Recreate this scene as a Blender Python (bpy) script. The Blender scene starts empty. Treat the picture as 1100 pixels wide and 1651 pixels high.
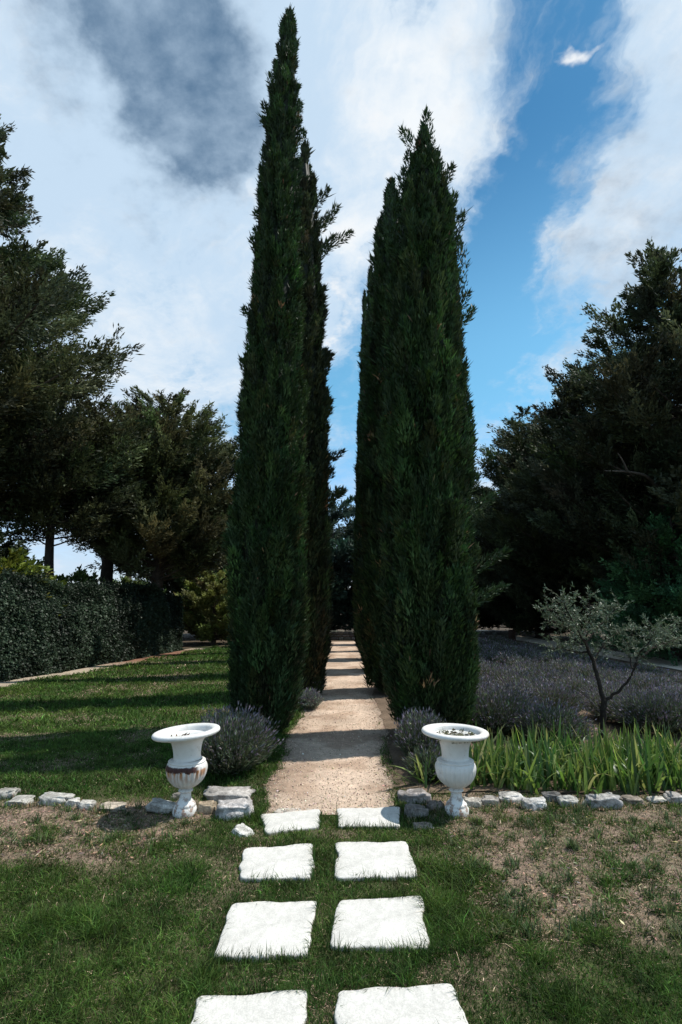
import bpy, bmesh, math, random
import numpy as np
from mathutils import Vector, Matrix, noise as mnoise

random.seed(7)
SC = bpy.context.scene
COL = SC.collection
PI = math.pi
R = math.radians

# ------------------------------------------------------------------ camera
F, CX, CY, YH, CAMH = 890.0, 550.0, 825.5, 978.0, 1.65
TH = math.atan((YH - CY) / F)
cam_d = bpy.data.cameras.new('camera')
cam_d.sensor_fit = 'HORIZONTAL'
cam_d.sensor_width = 24.0
cam_d.lens = F / 1100 * 24.0
cam_d.clip_start = 0.05
cam_d.clip_end = 2000
cam = bpy.data.objects.new('camera', cam_d)
COL.objects.link(cam)
cam.location = (0, 0, CAMH)
cam.rotation_euler = (PI / 2 + TH, 0, 0)
SC.camera = cam


def ray(px, py):
    """world direction seen through a point of the photograph"""
    x, u, f = (px - CX) / F, (CY - py) / F, 1.0
    c, s = math.cos(TH), math.sin(TH)
    return np.array([x, f * c - u * s, f * s + u * c])


def G(px, py, z=0.0):
    d = ray(px, py)
    t = (z - CAMH) / d[2]
    return d[0] * t, d[1] * t


def P(px, py, Y):
    d = ray(px, py)
    t = Y / d[1]
    return Vector((d[0] * t, Y, CAMH + d[2] * t))


# ------------------------------------------------------------------ noise
def vnoise(x, y, seed=0):
    """smooth value noise, 0..1, vectorised"""
    xi, yi = np.floor(x).astype(np.int64), np.floor(y).astype(np.int64)
    xf, yf = x - xi, y - yi
    u, v = xf * xf * (3 - 2 * xf), yf * yf * (3 - 2 * yf)

    def h(a, b):
        n = (a * 374761393 + b * 668265263 + seed * 974711) & 0x7fffffff
        n = ((n ^ (n >> 13)) * 1274126177) & 0x7fffffff
        return ((n ^ (n >> 16)) & 0xffff) / 65535.0
    return (h(xi, yi) * (1 - u) + h(xi + 1, yi) * u) * (1 - v) + (h(xi, yi + 1) * (1 - u) + h(xi + 1, yi + 1) * u) * v


def fbm(x, y, seed=0, o=4):
    t, a, s = 0, 0.5, 0
    for k in range(o):
        t = t + a * vnoise(x * 2 ** k, y * 2 ** k, seed + k)
        s += a
        a *= 0.5
    return t / s


def sstep(a, b, x):
    t = np.clip((x - a) / (b - a), 0, 1)
    return t * t * (3 - 2 * t)


def gz(x, y):
    """height of the ground"""
    x, y = np.asarray(x, float), np.asarray(y, float)
    return (vnoise(x * .45 + 3, y * .45, 11) - .5) * .05 + (vnoise(x * 1.3, y * 1.3, 12) - .5) * .02


# ------------------------------------------------------------------ mesh builder
class MB:
    def __init__(s):
        s.v, s.c, s.f4, s.f3, s.n = [], [], [], [], 0

    def add(s, v, col, f4=None, f3=None):
        v = np.asarray(v, float).reshape(-1, 3)
        col = np.asarray(col, float)
        if col.ndim == 1:
            col = np.tile(col, (len(v), 1))
        if f4 is not None and len(f4):
            s.f4.append(np.asarray(f4, np.int64) + s.n)
        if f3 is not None and len(f3):
            s.f3.append(np.asarray(f3, np.int64) + s.n)
        s.v.append(v)
        s.c.append(col)
        s.n += len(v)

    def leaves(s, c, d, nrm, L, W, col):
        """diamond leaves: base at c, pointing along d, lying in the plane with normal nrm"""
        d = d / (np.linalg.norm(d, axis=1, keepdims=True) + 1e-9)
        side = np.cross(d, nrm)
        side /= (np.linalg.norm(side, axis=1, keepdims=True) + 1e-9)
        L, W = np.asarray(L)[:, None], np.asarray(W)[:, None]
        v = np.stack([c, c + d * L * .45 + side * W * .5, c + d * L, c + d * L * .45 - side * W * .5], 1).reshape(-1, 3)
        n = len(c)
        s.add(v, np.repeat(col, 4, 0), np.arange(4 * n).reshape(n, 4))

    def blades(s, c, lean, h, w, az, col):
        """bent grass blades: a quad and a tip"""
        n = len(c)
        side = np.stack([np.cos(az), np.sin(az), 0 * az], 1) * (w[:, None] * .5)
        up = np.array([0, 0, 1.0])
        m = c + up * (h * .55)[:, None] + lean * .35
        t = c + up * h[:, None] * .95 + lean
        v = np.stack([c - side, c + side, m + side * .75, m - side * .75, t], 1).reshape(-1, 3)
        b = np.arange(n)[:, None] * 5
        s.add(v, np.repeat(col, 5, 0), b + np.array([[0, 1, 2, 3]]), b + np.array([[3, 2, 4]]))

    def tube(s, pts, rad, col, k=6, cap=True):
        pts = np.asarray([tuple(p) for p in pts], float)
        n = len(pts)
        tan = np.gradient(pts, axis=0)
        tan /= (np.linalg.norm(tan, axis=1, keepdims=True) + 1e-9)
        ref = np.where(np.abs(tan[:, 2:3]) > .9, np.array([[1.0, 0, 0]]), np.array([[0, 0, 1.0]]))
        a = np.cross(tan, ref)
        a /= (np.linalg.norm(a, axis=1, keepdims=True) + 1e-9)
        b = np.cross(tan, a)
        ang = np.arange(k) * 2 * PI / k
        rad = np.asarray(rad, float)
        v = pts[:, None] + rad[:, None, None] * (np.cos(ang)[None, :, None] * a[:, None] + np.sin(ang)[None, :, None] * b[:, None])
        i = np.arange(n - 1)[:, None] * k
        j = np.arange(k)[None]
        j2 = (j + 1) % k
        f = np.stack([i + j, i + j2, i + k + j2, i + k + j], -1).reshape(-1, 4)
        s.add(v.reshape(-1, 3), col, f)

    def build(s, name, mat, parent=None, smooth=False):
        me = bpy.data.meshes.new(name)
        v = np.concatenate(s.v)
        c = np.concatenate(s.c)
        f4 = np.concatenate(s.f4) if s.f4 else np.zeros((0, 4), np.int64)
        f3 = np.concatenate(s.f3) if s.f3 else np.zeros((0, 3), np.int64)
        me.vertices.add(len(v))
        me.vertices.foreach_set('co', v.astype(np.float32).ravel())
        li = np.concatenate([f4.ravel(), f3.ravel()]).astype(np.int32)
        me.loops.add(len(li))
        me.loops.foreach_set('vertex_index', li)
        nf = len(f4) + len(f3)
        me.polygons.add(nf)
        st = np.concatenate([np.arange(len(f4)) * 4, len(f4) * 4 + np.arange(len(f3)) * 3]).astype(np.int32)
        me.polygons.foreach_set('loop_start', st)
        if smooth:
            me.polygons.foreach_set('use_smooth', np.ones(nf, bool))
        at = me.color_attributes.new('Col', 'FLOAT_COLOR', 'POINT')
        at.data.foreach_set('color', np.concatenate([c, np.ones((len(c), 1))], 1).astype(np.float32).ravel())
        me.update(calc_edges=True)
        me.materials.append(mat)
        o = bpy.data.objects.new(name, me)
        COL.objects.link(o)
        if parent:
            o.parent = parent
        return o


def tag(o, label=None, cat=None, group=None, kind=None):
    if label:
        o['label'] = label
    if cat:
        o['category'] = cat
    if group:
        o['group'] = group
    if kind:
        o['kind'] = kind
    return o


def empty(name, loc, rz=0.0):
    o = bpy.data.objects.new(name, None)
    COL.objects.link(o)
    o.location = loc
    o.rotation_euler = (0, 0, rz)
    o.empty_display_size = .2
    return o


def copy_tree(o, parent=None):
    c = o.copy()
    COL.objects.link(c)
    if parent:
        c.parent = parent
    for ch in list(o.children):
        copy_tree(ch, c)
    return c


def jit(rng, n, s):
    return rng.normal(0, s, (n, 3))


def colvar(rng, base, n, v=.25, hue=.12):
    base = np.asarray(base, float)
    k = np.exp(rng.normal(0, v, (n, 1)))
    return np.clip(base * k * np.exp(rng.normal(0, hue, (n, 3))), 0, 1)


# ------------------------------------------------------------------ materials
def nmat(name):
    m = bpy.data.materials.new(name)
    m.use_nodes = True
    nt = m.node_tree
    return m, nt, nt.nodes['Principled BSDF']


def N(nt, kind, **kw):
    n = nt.nodes.new(kind)
    for k, v in kw.items():
        if k in n.inputs:
            n.inputs[k].default_value = v
        else:
            setattr(n, k, v)
    return n


def leaf_mat(name, rough=.55, trans=0.0, spec=.25):
    m, nt, b = nmat(name)
    at = N(nt, 'ShaderNodeAttribute', attribute_name='Col')
    b.inputs['Roughness'].default_value = rough
    b.inputs['Specular IOR Level'].default_value = spec
    nt.links.new(at.outputs['Color'], b.inputs['Base Color'])
    if trans > 0:
        t = N(nt, 'ShaderNodeBsdfTranslucent')
        hs = N(nt, 'ShaderNodeHueSaturation', Value=1.5, Saturation=1.1)
        nt.links.new(at.outputs['Color'], hs.inputs['Color'])
        nt.links.new(hs.outputs[0], t.inputs['Color'])
        mx = N(nt, 'ShaderNodeMixShader')
        mx.inputs[0].default_value = trans
        nt.links.new(b.outputs[0], mx.inputs[1])
        nt.links.new(t.outputs[0], mx.inputs[2])
        nt.links.new(mx.outputs[0], nt.nodes['Material Output'].inputs['Surface'])
    return m


def attr_noise_mat(name, rough=.9, scales=((6, .5), (60, .5)), bump=.3, bscale=80, bdist=.02, contrast=.6, spec=.2):
    """vertex colour times procedural mottling, with bump"""
    m, nt, b = nmat(name)
    at = N(nt, 'ShaderNodeAttribute', attribute_name='Col')
    tc = N(nt, 'ShaderNodeTexCoord')
    out = at.outputs['Color']
    for sc, amt in scales:
        nz = N(nt, 'ShaderNodeTexNoise', Scale=sc, Detail=8.0, Roughness=.65)
        nt.links.new(tc.outputs['Object'], nz.inputs['Vector'])
        mr = N(nt, 'ShaderNodeMapRange')
        mr.inputs[1].default_value = .3
        mr.inputs[2].default_value = .7
        mr.inputs[3].default_value = 1 - amt
        mr.inputs[4].default_value = 1 + amt
        nt.links.new(nz.outputs['Fac'], mr.inputs[0])
        mul = N(nt, 'ShaderNodeMix', data_type='RGBA', blend_type='MULTIPLY')
        mul.inputs[0].default_value = 1
        nt.links.new(out, mul.inputs[6])
        nt.links.new(mr.outputs[0], mul.inputs[7])
        out = mul.outputs[2]
    nt.links.new(out, b.inputs['Base Color'])
    b.inputs['Roughness'].default_value = rough
    b.inputs['Specular IOR Level'].default_value = spec
    bz = N(nt, 'ShaderNodeTexNoise', Scale=bscale, Detail=6.0, Roughness=.7)
    nt.links.new(tc.outputs['Object'], bz.inputs['Vector'])
    bp = N(nt, 'ShaderNodeBump', Strength=bump, Distance=bdist)
    nt.links.new(bz.outputs['Fac'], bp.inputs['Height'])
    nt.links.new(bp.outputs[0], b.inputs['Normal'])
    return m


M_cyp = leaf_mat('cypress_foliage', .6, .12)
M_con = leaf_mat('conifer_foliage', .6, .2)
M_leaf = leaf_mat('broad_foliage', .5, .2)
M_grass = leaf_mat('grass_blades', .6, .25, .12)
M_iris = leaf_mat('iris_leaves', .4, .35, .4)
M_lav = leaf_mat('lavender', .7, .15)
M_olive = leaf_mat('olive_leaves', .45, .2, .35)
M_bark = attr_noise_mat('bark', .9, ((5, .4), (40, .4)), .8, 30, .02)
M_ground = attr_noise_mat('ground_soil', .95, ((2.2, .25), (22, .55), (130, .45)), .6, 60, .02)
M_gravel = attr_noise_mat('gravel_sand', .95, ((1.7, .14), (14, .22), (120, .35)), .55, 110, .012)
M_soil = attr_noise_mat('bed_soil', .95, ((3, .3), (40, .4)), .7, 50, .03)
M_pebble = attr_noise_mat('pebbles', .85, ((20, .2),), .2, 60, .01)
M_rock = attr_noise_mat('limestone_rock', .9, ((5, .35), (22, .4), (90, .25)), .7, 28, .02)
M_slab = attr_noise_mat('pale_stone_slab', .85, ((4, .10), (26, .14), (120, .16)), .5, 60, .008)
M_roof = attr_noise_mat('clay_tiles', .85, ((6, .25), (40, .25)), .4, 30, .02)
M_wall = attr_noise_mat('rubble_wall', .9, ((4, .3), (16, .35)), .7, 12, .05)


def urn_mat(name, rusty):
    m, nt, b = nmat(name)
    tc = N(nt, 'ShaderNodeTexCoord')
    sep = N(nt, 'ShaderNodeSeparateXYZ')
    nt.links.new(tc.outputs['Object'], sep.inputs[0])

    def math_(op, a, c=None):
        n = N(nt, 'ShaderNodeMath', operation=op)
        for i, q in enumerate((a, c)):
            if q is None:
                continue
            if isinstance(q, (int, float)):
                n.inputs[i].default_value = q
            else:
                nt.links.new(q, n.inputs[i])
        return n.outputs[0]

    def ramp(x, a, c, lo=0, hi=1):
        n = N(nt, 'ShaderNodeMapRange', interpolation_type='SMOOTHSTEP')
        nt.links.new(x, n.inputs[0])
        for i, q in enumerate((a, c, lo, hi)):
            n.inputs[i + 1].default_value = q
        return n.outputs[0]

    def noise(sc, det=6, stretch=None):
        n = N(nt, 'ShaderNodeTexNoise', Scale=sc, Detail=float(det), Roughness=.6)
        src = tc.outputs['Object']
        if stretch:
            mp = N(nt, 'ShaderNodeMapping')
            mp.inputs['Scale'].default_value = stretch
            nt.links.new(src, mp.inputs[0])
            src = mp.outputs[0]
        nt.links.new(src, n.inputs['Vector'])
        return n.outputs['Fac']

    def mix(fac, a, c):
        n = N(nt, 'ShaderNodeMix', data_type='RGBA')
        nt.links.new(fac, n.inputs[0])
        for i, q in ((6, a), (7, c)):
            if isinstance(q, tuple):
                n.inputs[i].default_value = (*q, 1)
            else:
                nt.links.new(q, n.inputs[i])
        return n.outputs[2]
    z = sep.outputs[2]
    base = mix(ramp(noise(7), .35, .75), (.76, .745, .71), (.64, .625, .585))
    # grime and chips towards the foot: flaked paint showing rusty iron
    foot = math_('MULTIPLY', ramp(z, .30, .04), ramp(noise(26, 8), .50, .60))
    base = mix(foot, base, (.30, .20, .15))
    base = mix(math_('MULTIPLY', ramp(noise(11, 8), .58, .72), .45), base, (.42, .38, .32))
    drip = math_('MULTIPLY', ramp(noise(34, 5, (1, 1, .10)), .54, .74), ramp(z, .62, .45))
    base = mix(math_('MULTIPLY', drip, .45), base, (.40, .37, .31))
    base = mix(math_('MULTIPLY', ramp(noise(48, 3), .70, .74), .7), base, (.22, .18, .15))
    if rusty:
        # a rust belt under the shoulder of the bowl with runs below it
        front = ramp(sep.outputs[1], .02, -.07)
        belt = math_('MULTIPLY', ramp(math_('ADD', z, math_('MULTIPLY', noise(26), .075)), .384, .396),
                     ramp(math_('ADD', z, math_('MULTIPLY', noise(34), .030)), .414, .404))
        run_n = noise(40, 3, (1, 1, .12))
        run = math_('MULTIPLY', math_('MULTIPLY', ramp(z, .235, .355), ramp(z, .376, .362)), ramp(run_n, .36, .62))
        side = ramp(sep.outputs[0], .135, .10)
        base = mix(math_('MULTIPLY', math_('MULTIPLY', run, front), .95), base, (.40, .15, .030))
        base = mix(math_('MULTIPLY', math_('MULTIPLY', belt, front), side), base, (.042, .008, .004))
    else:
        edge = math_('MULTIPLY', math_('MULTIPLY', ramp(sep.outputs[0], .12, .24), ramp(sep.outputs[1], .1, -.05)),
                     math_('MULTIPLY', ramp(z, .66, .61), ramp(noise(16), .40, .6)))
        base = mix(edge, base, (.55, .25, .15))
    nt.links.new(base, b.inputs['Base Color'])
    b.inputs['Roughness'].default_value = .55
    bp = N(nt, 'ShaderNodeBump', Strength=.25, Distance=.004)
    nt.links.new(noise(60, 6), bp.inputs['Height'])
    nt.links.new(bp.outputs[0], b.inputs['Normal'])
    return m


# ------------------------------------------------------------------ layout of the ground
PAVERS = [
    ((419, 1318), (518, 1308), (515, 1339), (430, 1349)), ((545, 1309), (645, 1306), (646, 1338), (545, 1339)),
    ((391, 1372), (506, 1365), (503, 1422), (389, 1421)), ((541, 1365), (657, 1362), (674, 1421), (542, 1421)),
    ((373, 1459), (512, 1457), (495, 1546), (341, 1548)), ((545, 1455), (681, 1450), (695, 1536), (530, 1532)),
    ((319, 1606), (497, 1595), (485, 1702), (288, 1712)), ((542, 1596), (727, 1586), (768, 1700), (545, 1704)),
]
PAV_W = [[G(*p) for p in q] for q in PAVERS]


def in_poly(x, y, poly, grow=0.0):
    """points inside a convex polygon (clockwise seen from above or not)"""
    cx, cy = sum(p[0] for p in poly) / len(poly), sum(p[1] for p in poly) / len(poly)
    ok = np.ones(len(x), bool)
    for i in range(len(poly)):
        (ax, ay), (bx, by) = poly[i], poly[(i + 1) % len(poly)]
        nx, ny = by - ay, ax - bx
        l = math.hypot(nx, ny)
        nx, ny = nx / l, ny / l
        if (cx - ax) * nx + (cy - ay) * ny > 0:
            nx, ny = -nx, -ny
        ok &= ((x - ax) * nx + (y - ay) * ny) < grow
    return ok


def path_edges(y):
    y = np.asarray(y, float)
    w = .02 * np.sin(y * 3.1) + .03 * np.sin(y * 1.3 + 1) + .10 * (fbm(y * 3.5, y * 0 + 1.5, 61, 4) - .45)
    return -.70 + .012 * (y - 5) + w, .50 + .012 * (y - 5) + .09 * sstep(6, 9, y) - w


def dryness(x, y):
    """0 green .. 1 straw, in front of and around the stone edging"""
    n = fbm(x * 1.6, y * 1.6, 31, 4)
    n2 = .5 * fbm(x * 4.5, y * 4.5, 37, 3) + .5 * fbm(x * 10, y * 10, 38, 2)
    n2 = .5 + (n2 - .5) * 1.7
    right = sstep(.62, 1.05, x + (y - 4) * .12) * sstep(2.75, 3.35, y + (n - .5) * 1.1) * sstep(6.2, 5.2, y)
    left = sstep(-.9, -1.25, x + (4.6 - y) * .55) * sstep(3.75, 4.1, y + (n - .5) * .8) * sstep(5.3, 4.95, y)
    d = np.maximum(right * (.36 + 1.0 * (n2 - .22)), left * (.62 + .8 * (n2 - .3)))
    back = sstep(5.2, 6, y) * sstep(.50, .70, n) * .42
    near = sstep(.56, .75, n) * .3
    return np.clip(np.maximum(np.maximum(d, back), near), 0, 1)


def hedge_x(y):
    return -7.55 + (y - 12.5) * .155


def grid_obj(name, xs, ys, colf, mat, dz=0.0, mask=None):
    X, Y = np.meshgrid(xs, ys)
    z = gz(X, Y) + dz
    far = np.clip((np.hypot(X, Y - 10) - 60) / 60, 0, 1)
    z = z * (1 - far)
    v = np.stack([X, Y, z], -1).reshape(-1, 3)
    nx = len(xs)
    i = np.arange(len(ys) - 1)[:, None] * nx
    j = np.arange(nx - 1)[None]
    f = np.stack([i + j, i + j + 1, i + nx + j + 1, i + nx + j], -1).reshape(-1, 4)
    b = MB()
    b.add(v, colf(X.ravel(), Y.ravel()), f)
    return b.build(name, mat, smooth=True)


def ground_col(x, y):
    d = dryness(x, y)[:, None]
    green = np.array([.060, .064, .026])
    dry = np.array([.275, .195, .150])
    c = green * (1 - d) + dry * d
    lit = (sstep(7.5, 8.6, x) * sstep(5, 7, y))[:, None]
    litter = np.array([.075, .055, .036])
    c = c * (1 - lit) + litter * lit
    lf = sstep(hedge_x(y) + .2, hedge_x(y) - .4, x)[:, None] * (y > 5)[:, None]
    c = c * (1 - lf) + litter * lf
    fr = sstep(24.5, 27, y)[:, None]
    return c * (1 - fr) + litter * fr


xs = np.concatenate([[-600, -200, -80, -40, -25, -16], np.arange(-13, 16, .12), [20, 30, 50, 90, 220, 600]])
ys = np.concatenate([[-60, -20, -8, -3], np.arange(0, 9, .09), np.arange(9, 34, .25), [38, 45, 60, 90, 160, 320, 700]])
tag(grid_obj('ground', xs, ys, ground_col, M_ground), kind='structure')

# gravel walk between the cypresses
py = np.concatenate([np.arange(4.74, 10, .08), np.arange(10, 27, .25)])
t = np.linspace(0, 1, 19)
b = MB()
v, c = [], []
for y in py:
    l, r = path_edges(np.array([y]))
    x = l[0] + (r[0] - l[0]) * t
    yy = np.full_like(x, y)
    e = (vnoise(x * 6, yy * 6, 3) - .5) * .10 if y < 4.8 else 0
    v.append(np.stack([x, yy + e, gz(x, yy) + .008], 1))
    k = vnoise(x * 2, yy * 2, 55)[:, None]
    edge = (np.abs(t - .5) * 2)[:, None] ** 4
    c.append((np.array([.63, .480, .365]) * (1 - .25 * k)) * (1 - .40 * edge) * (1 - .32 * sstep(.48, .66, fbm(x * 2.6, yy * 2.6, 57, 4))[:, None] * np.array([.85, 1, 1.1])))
i = np.arange(len(py) - 1)[:, None] * 19
j = np.arange(18)[None]
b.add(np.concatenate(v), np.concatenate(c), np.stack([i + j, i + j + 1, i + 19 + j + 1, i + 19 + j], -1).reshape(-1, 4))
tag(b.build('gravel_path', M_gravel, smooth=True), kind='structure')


def strip(name, edge_l, edge_r, ys, colf, mat, dz, n=9):
    t = np.linspace(0, 1, n)
    b = MB()
    v, c = [], []
    for y in ys:
        x = edge_l(y) + (edge_r(y) - edge_l(y)) * t
        yy = np.full_like(x, y)
        if name == 'flower_bed' and y == ys[0]:
            yy = yy + (fbm(x * 5, yy, 6, 3) - .3) * .22
        v.append(np.stack([x, yy, gz(x, yy) + dz], 1))
        c.append(colf(x, yy))
    i = np.arange(len(ys) - 1)[:, None] * n
    j = np.arange(n - 1)[None]
    b.add(np.concatenate(v), np.concatenate(c), np.stack([i + j, i + j + 1, i + n + j + 1, i + n + j], -1).reshape(-1, 4))
    return tag(b.build(name, mat, smooth=True), kind='structure')


def hcol(x, y):
    k = sstep(15.5, 18, y)[:, None] * sstep(23, 20.5, y)[:, None]
    return np.array([.40, .33, .25]) * (1 - k) + np.array([.22, .115, .075]) * k


strip('hedge_path', lambda y: hedge_x(y) + .05, lambda y: hedge_x(y) + .75 + .08 * math.sin(y * 2.3), np.arange(6, 23, .2), hcol, M_gravel, .009)
strip('side_path', lambda y: 8.75 + .1 * math.sin(y), lambda y: 10.2 + .1 * math.sin(y * 1.7), np.arange(4, 40, .3),
      lambda x, y: np.tile(np.array([.62, .54, .44]), (len(x), 1)), M_gravel, .009)
strip('flower_bed', lambda y: float(path_edges(np.array([y]))[1][0]) - .015 + .05 * (float(vnoise(np.array([y * 4]), np.array([0.5]), 8)[0]) - .5), lambda y: 8.6, np.arange(5.25, 27, .12),
      lambda x, y: np.array([.16, .115, .08]) * (.8 + .4 * vnoise(x * 2, y * 2, 5))[:, None], M_soil, .012, 60)

# ------------------------------------------------------------------ paving slabs
pav_names = [
    'weathered white stone slab, left one of the row at the gravel path', 'weathered white stone slab, right one of the row at the gravel path',
    'white stone slab, left one in the second row from the gravel path', 'white stone slab, right one in the second row from the gravel path',
    'white stone slab, left one in the third row, slanting left edge', 'white stone slab, right one in the third row, grass sprig on its corner',
    'large white slab cut off by the bottom of the photo, on the left', 'large white slab cut off by the bottom of the photo, on the right']
for q, lab in zip(PAV_W, pav_names):
    cx, cy = np.mean([p[0] for p in q]), np.mean([p[1] for p in q])
    ring = []
    rng = np.random.default_rng(int(abs(cx * 1000 + cy * 100)))
    for a, bb in zip(q, q[1:] + q[:1]):
        n = 26
        for k in range(n):
            s = k / n
            x, y = a[0] + (bb[0] - a[0]) * s, a[1] + (bb[1] - a[1]) * s
            w = (fbm(np.array([x * 7]), np.array([y * 7]), 77, 4)[0] - .5) * .06
            e = .012 * (1 - min(1, min(s, 1 - s) / .05))
            l = math.hypot(x - cx, y - cy)
            ring.append((x - (x - cx) / l * (w + e), y - (y - cy) / l * (w + e)))
    ring = np.array(ring)
    n = len(ring)
    b = MB()
    levels = [(0, -.03), (0, .012), (.004, .0185), (.010, .021)]
    V = []
    for inset, z in levels:
        d = ring - np.array([cx, cy])
        l = np.linalg.norm(d, axis=1, keepdims=True)
        V.append(np.concatenate([ring - d / l * inset, np.full((n, 1), z)], 1))
    for s in (.8, .6, .4, .2):
        rr = np.array([cx, cy]) + (V[3][:, :2] - np.array([cx, cy])) * s
        V.append(np.concatenate([rr, np.full((n, 1), .021)], 1))
    V.append(np.array([[cx, cy, .021]]))
    V = np.concatenate(V)
    V[:, 2] += gz(cx, cy)
    f = []
    for L in range(7):
        for k in range(n):
            k2 = (k + 1) % n
            f.append((L * n + k, L * n + k2, L * n + n + k2, L * n + n + k))
    f3 = [(7 * n + k, 7 * n + (k + 1) % n, 8 * n) for k in range(n)]
    # slab sides coloured darker than the top
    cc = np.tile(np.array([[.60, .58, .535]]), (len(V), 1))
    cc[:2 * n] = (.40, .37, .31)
    V[:, 0] -= cx
    V[:, 1] -= cy
    b.add(V, cc, f, f3)
    o = b.build('stone_slab', M_slab)
    o.location = (cx, cy, 0)
    tag(o, lab, 'stone slab', 'white stepping stones in two columns')


# ------------------------------------------------------------------ rocks
def rock(x0, x1, yt, yb, label, seed, col=(.42, .39, .35), flat=1.0, depth=1.0, tilt=0.0, rz=0.0, dark=.35):
    gx, gy = G((x0 + x1) / 2, yb)
    d = F * CAMH / (math.cos(TH) * (yb - YH))
    w = (x1 - x0) * d / F
    h = max(.05, (yb - yt) * d / F * .80)
    bm = bmesh.new()
    bmesh.ops.create_icosphere(bm, subdivisions=4, radius=1)
    off = Vector((seed * 3.7, seed * 1.3, seed * 2.1))
    for v in bm.verts:
        p = v.co.copy()
        # boxy, faceted lump
        q = Vector((math.copysign(abs(p.x) ** .55, p.x), math.copysign(abs(p.y) ** .55, p.y), math.copysign(abs(p.z) ** .5, p.z)))
        q *= 1 + .34 * mnoise.noise(p * 1.2 + off) + .20 * mnoise.noise(p * 2.6 + off) + .05 * mnoise.noise(p * 8 + off)
        cl = mnoise.cell(p * 2.2 + off)
        q *= 1 + .05 * cl
        v.co = Vector((q.x * w * .5, q.y * w * .38 * depth, q.z * h * .5 * flat))
    me = bpy.data.meshes.new('limestone_rock')
    bm.to_mesh(me)
    bm.free()
    n = len(me.vertices)
    co = np.empty(n * 3)
    me.vertices.foreach_get('co', co)
    co = co.reshape(-1, 3)
    k = fbm(co[:, 0] * 9 + seed, co[:, 1] * 9 + co[:, 2] * 11, seed, 4)[:, None]
    lich = sstep(.55, .66, fbm(co[:, 0] * 14 + seed * 2, co[:, 2] * 14 + co[:, 1] * 6, seed + 3, 3))[:, None]
    c = np.array(col) * (.75 + .5 * k)
    c = c * (1 - dark * lich) + np.array([.07, .065, .055]) * dark * lich
    at = me.color_attributes.new('Col', 'FLOAT_COLOR', 'POINT')
    at.data.foreach_set('color', np.concatenate([c, np.ones((n, 1))], 1).astype(np.float32).ravel())
    me.polygons.foreach_set('use_smooth', np.ones(len(me.polygons), bool))
    me.materials.append(M_rock)
    o = bpy.data.objects.new('limestone_rock', me)
    COL.objects.link(o)
    o.location = (gx, gy + w * .19 * depth, h * .16 * flat)
    o.rotation_euler = (0, tilt, rz)
    tag(o, label, 'rock', 'limestone rocks edging the beds')
    return o


rock(-8, 24, 1266, 1284, 'low grey edging stone at the left edge of the photo', 1, (.36, .34, .30))
rock(10, 48, 1280, 1296, 'half buried flat edging stone in grass near the left photo edge', 2, (.40, .38, .34), .7)
rock(62, 112, 1272, 1294, 'long pale grey edging stone in the lawn left of the urn', 3, (.46, .44, .40), .9, .7, .05)
rock(106, 126, 1284, 1298, 'small rounded white stone in the lawn edging', 4, (.58, .55, .50), 1.0, 1.0, 0, 0, .1)
rock(128, 152, 1284, 1302, 'small pale stone beside the rounded white one in the lawn edging', 5, (.52, .49, .44), .9)
rock(158, 200, 1292, 1304, 'flat sunken straw coloured stone between lawn and dry grass', 6, (.40, .34, .27), .6)
rock(238, 286, 1280, 1308, 'tilted flat slab of rock just left of the rusty urn foot', 7, (.44, .42, .38), .75, .8, .22)
rock(276, 296, 1272, 1290, 'small dark rock wedged behind the foot of the rusty urn', 8, (.26, .24, .21))
rock(326, 412, 1262, 1290, 'wide flat topped rock beneath the large lavender bush', 9, (.42, .39, .36), .9, .8)
rock(318, 346, 1282, 1310, 'ochre stained rock between rusty urn foot and grey block', 10, (.42, .33, .23))
rock(348, 406, 1278, 1318, 'large rounded grey block at left corner of the gravel path', 11, (.46, .43, .41), 1.0, .9, 0, .1)
rock(372, 410, 1322, 1346, 'pale wedge of stone lying in grass below the grey block', 12, (.60, .58, .53), .5, .9, .3, -.5, .15)
rock(444, 500, 1304, 1312, 'flat stone sunk in gravel just above the stepping stones', 13, (.50, .45, .39), .5, .6)
rock(646, 692, 1264, 1294, 'lichen spotted block at the right corner of the gravel path', 14, (.40, .36, .34), 1.0, .9, 0, -.1, .6)
rock(654, 690, 1288, 1318, 'rough grey rock below the lichen spotted block', 15, (.34, .31, .29), 1.0, .8, .1, .2, .6)
rock(668, 698, 1318, 1336, 'flat brownish stone in front of the rough grey rock', 16, (.34, .28, .23), .5)
rock(690, 716, 1284, 1306, 'rock coloured dark for the shadow left of the flaking urn foot', 17, (.20, .17, .15))  # urn's shadow is put into this rock's dark colour
rock(748, 776, 1278, 1300, 'cream edging stone touching the right side of the flaking urn', 18, (.50, .46, .40), .9)
rock(776, 804, 1278, 1298, 'grey edging stone under the first iris leaves', 19, (.34, .31, .28))
rock(806, 846, 1274, 1292, 'pale flat edging stone under the irises, third from the urn', 20, (.52, .49, .45), .9)
rock(846, 884, 1280, 1304, 'whitish edging stone standing forward of the iris row', 21, (.52, .50, .47), 1.0, .9, 0, .2)
rock(878, 906, 1270, 1292, 'nearly black lichen covered rock in the iris edging', 22, (.17, .16, .15), 1.0, .9, 0, 0, .7)
rock(904, 934, 1276, 1298, 'grey rock with white face right of the black one', 23, (.44, .42, .38), .9)
rock(950, 1000, 1272, 1300, 'large mottled grey rock in the middle of the iris edging', 24, (.38, .36, .34), .95, .8, 0, .1, .65)
rock(1004, 1036, 1278, 1294, 'low brown stone under drooping iris leaves', 25, (.26, .22, .18), .8)
rock(1050, 1074, 1278, 1292, 'small pale chip of rock in the dry turf near the right', 26, (.50, .46, .40), .6)
rock(1080, 1112, 1274, 1294, 'grey edging stone cut by the right edge of the photo', 27, (.38, .35, .32))


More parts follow.
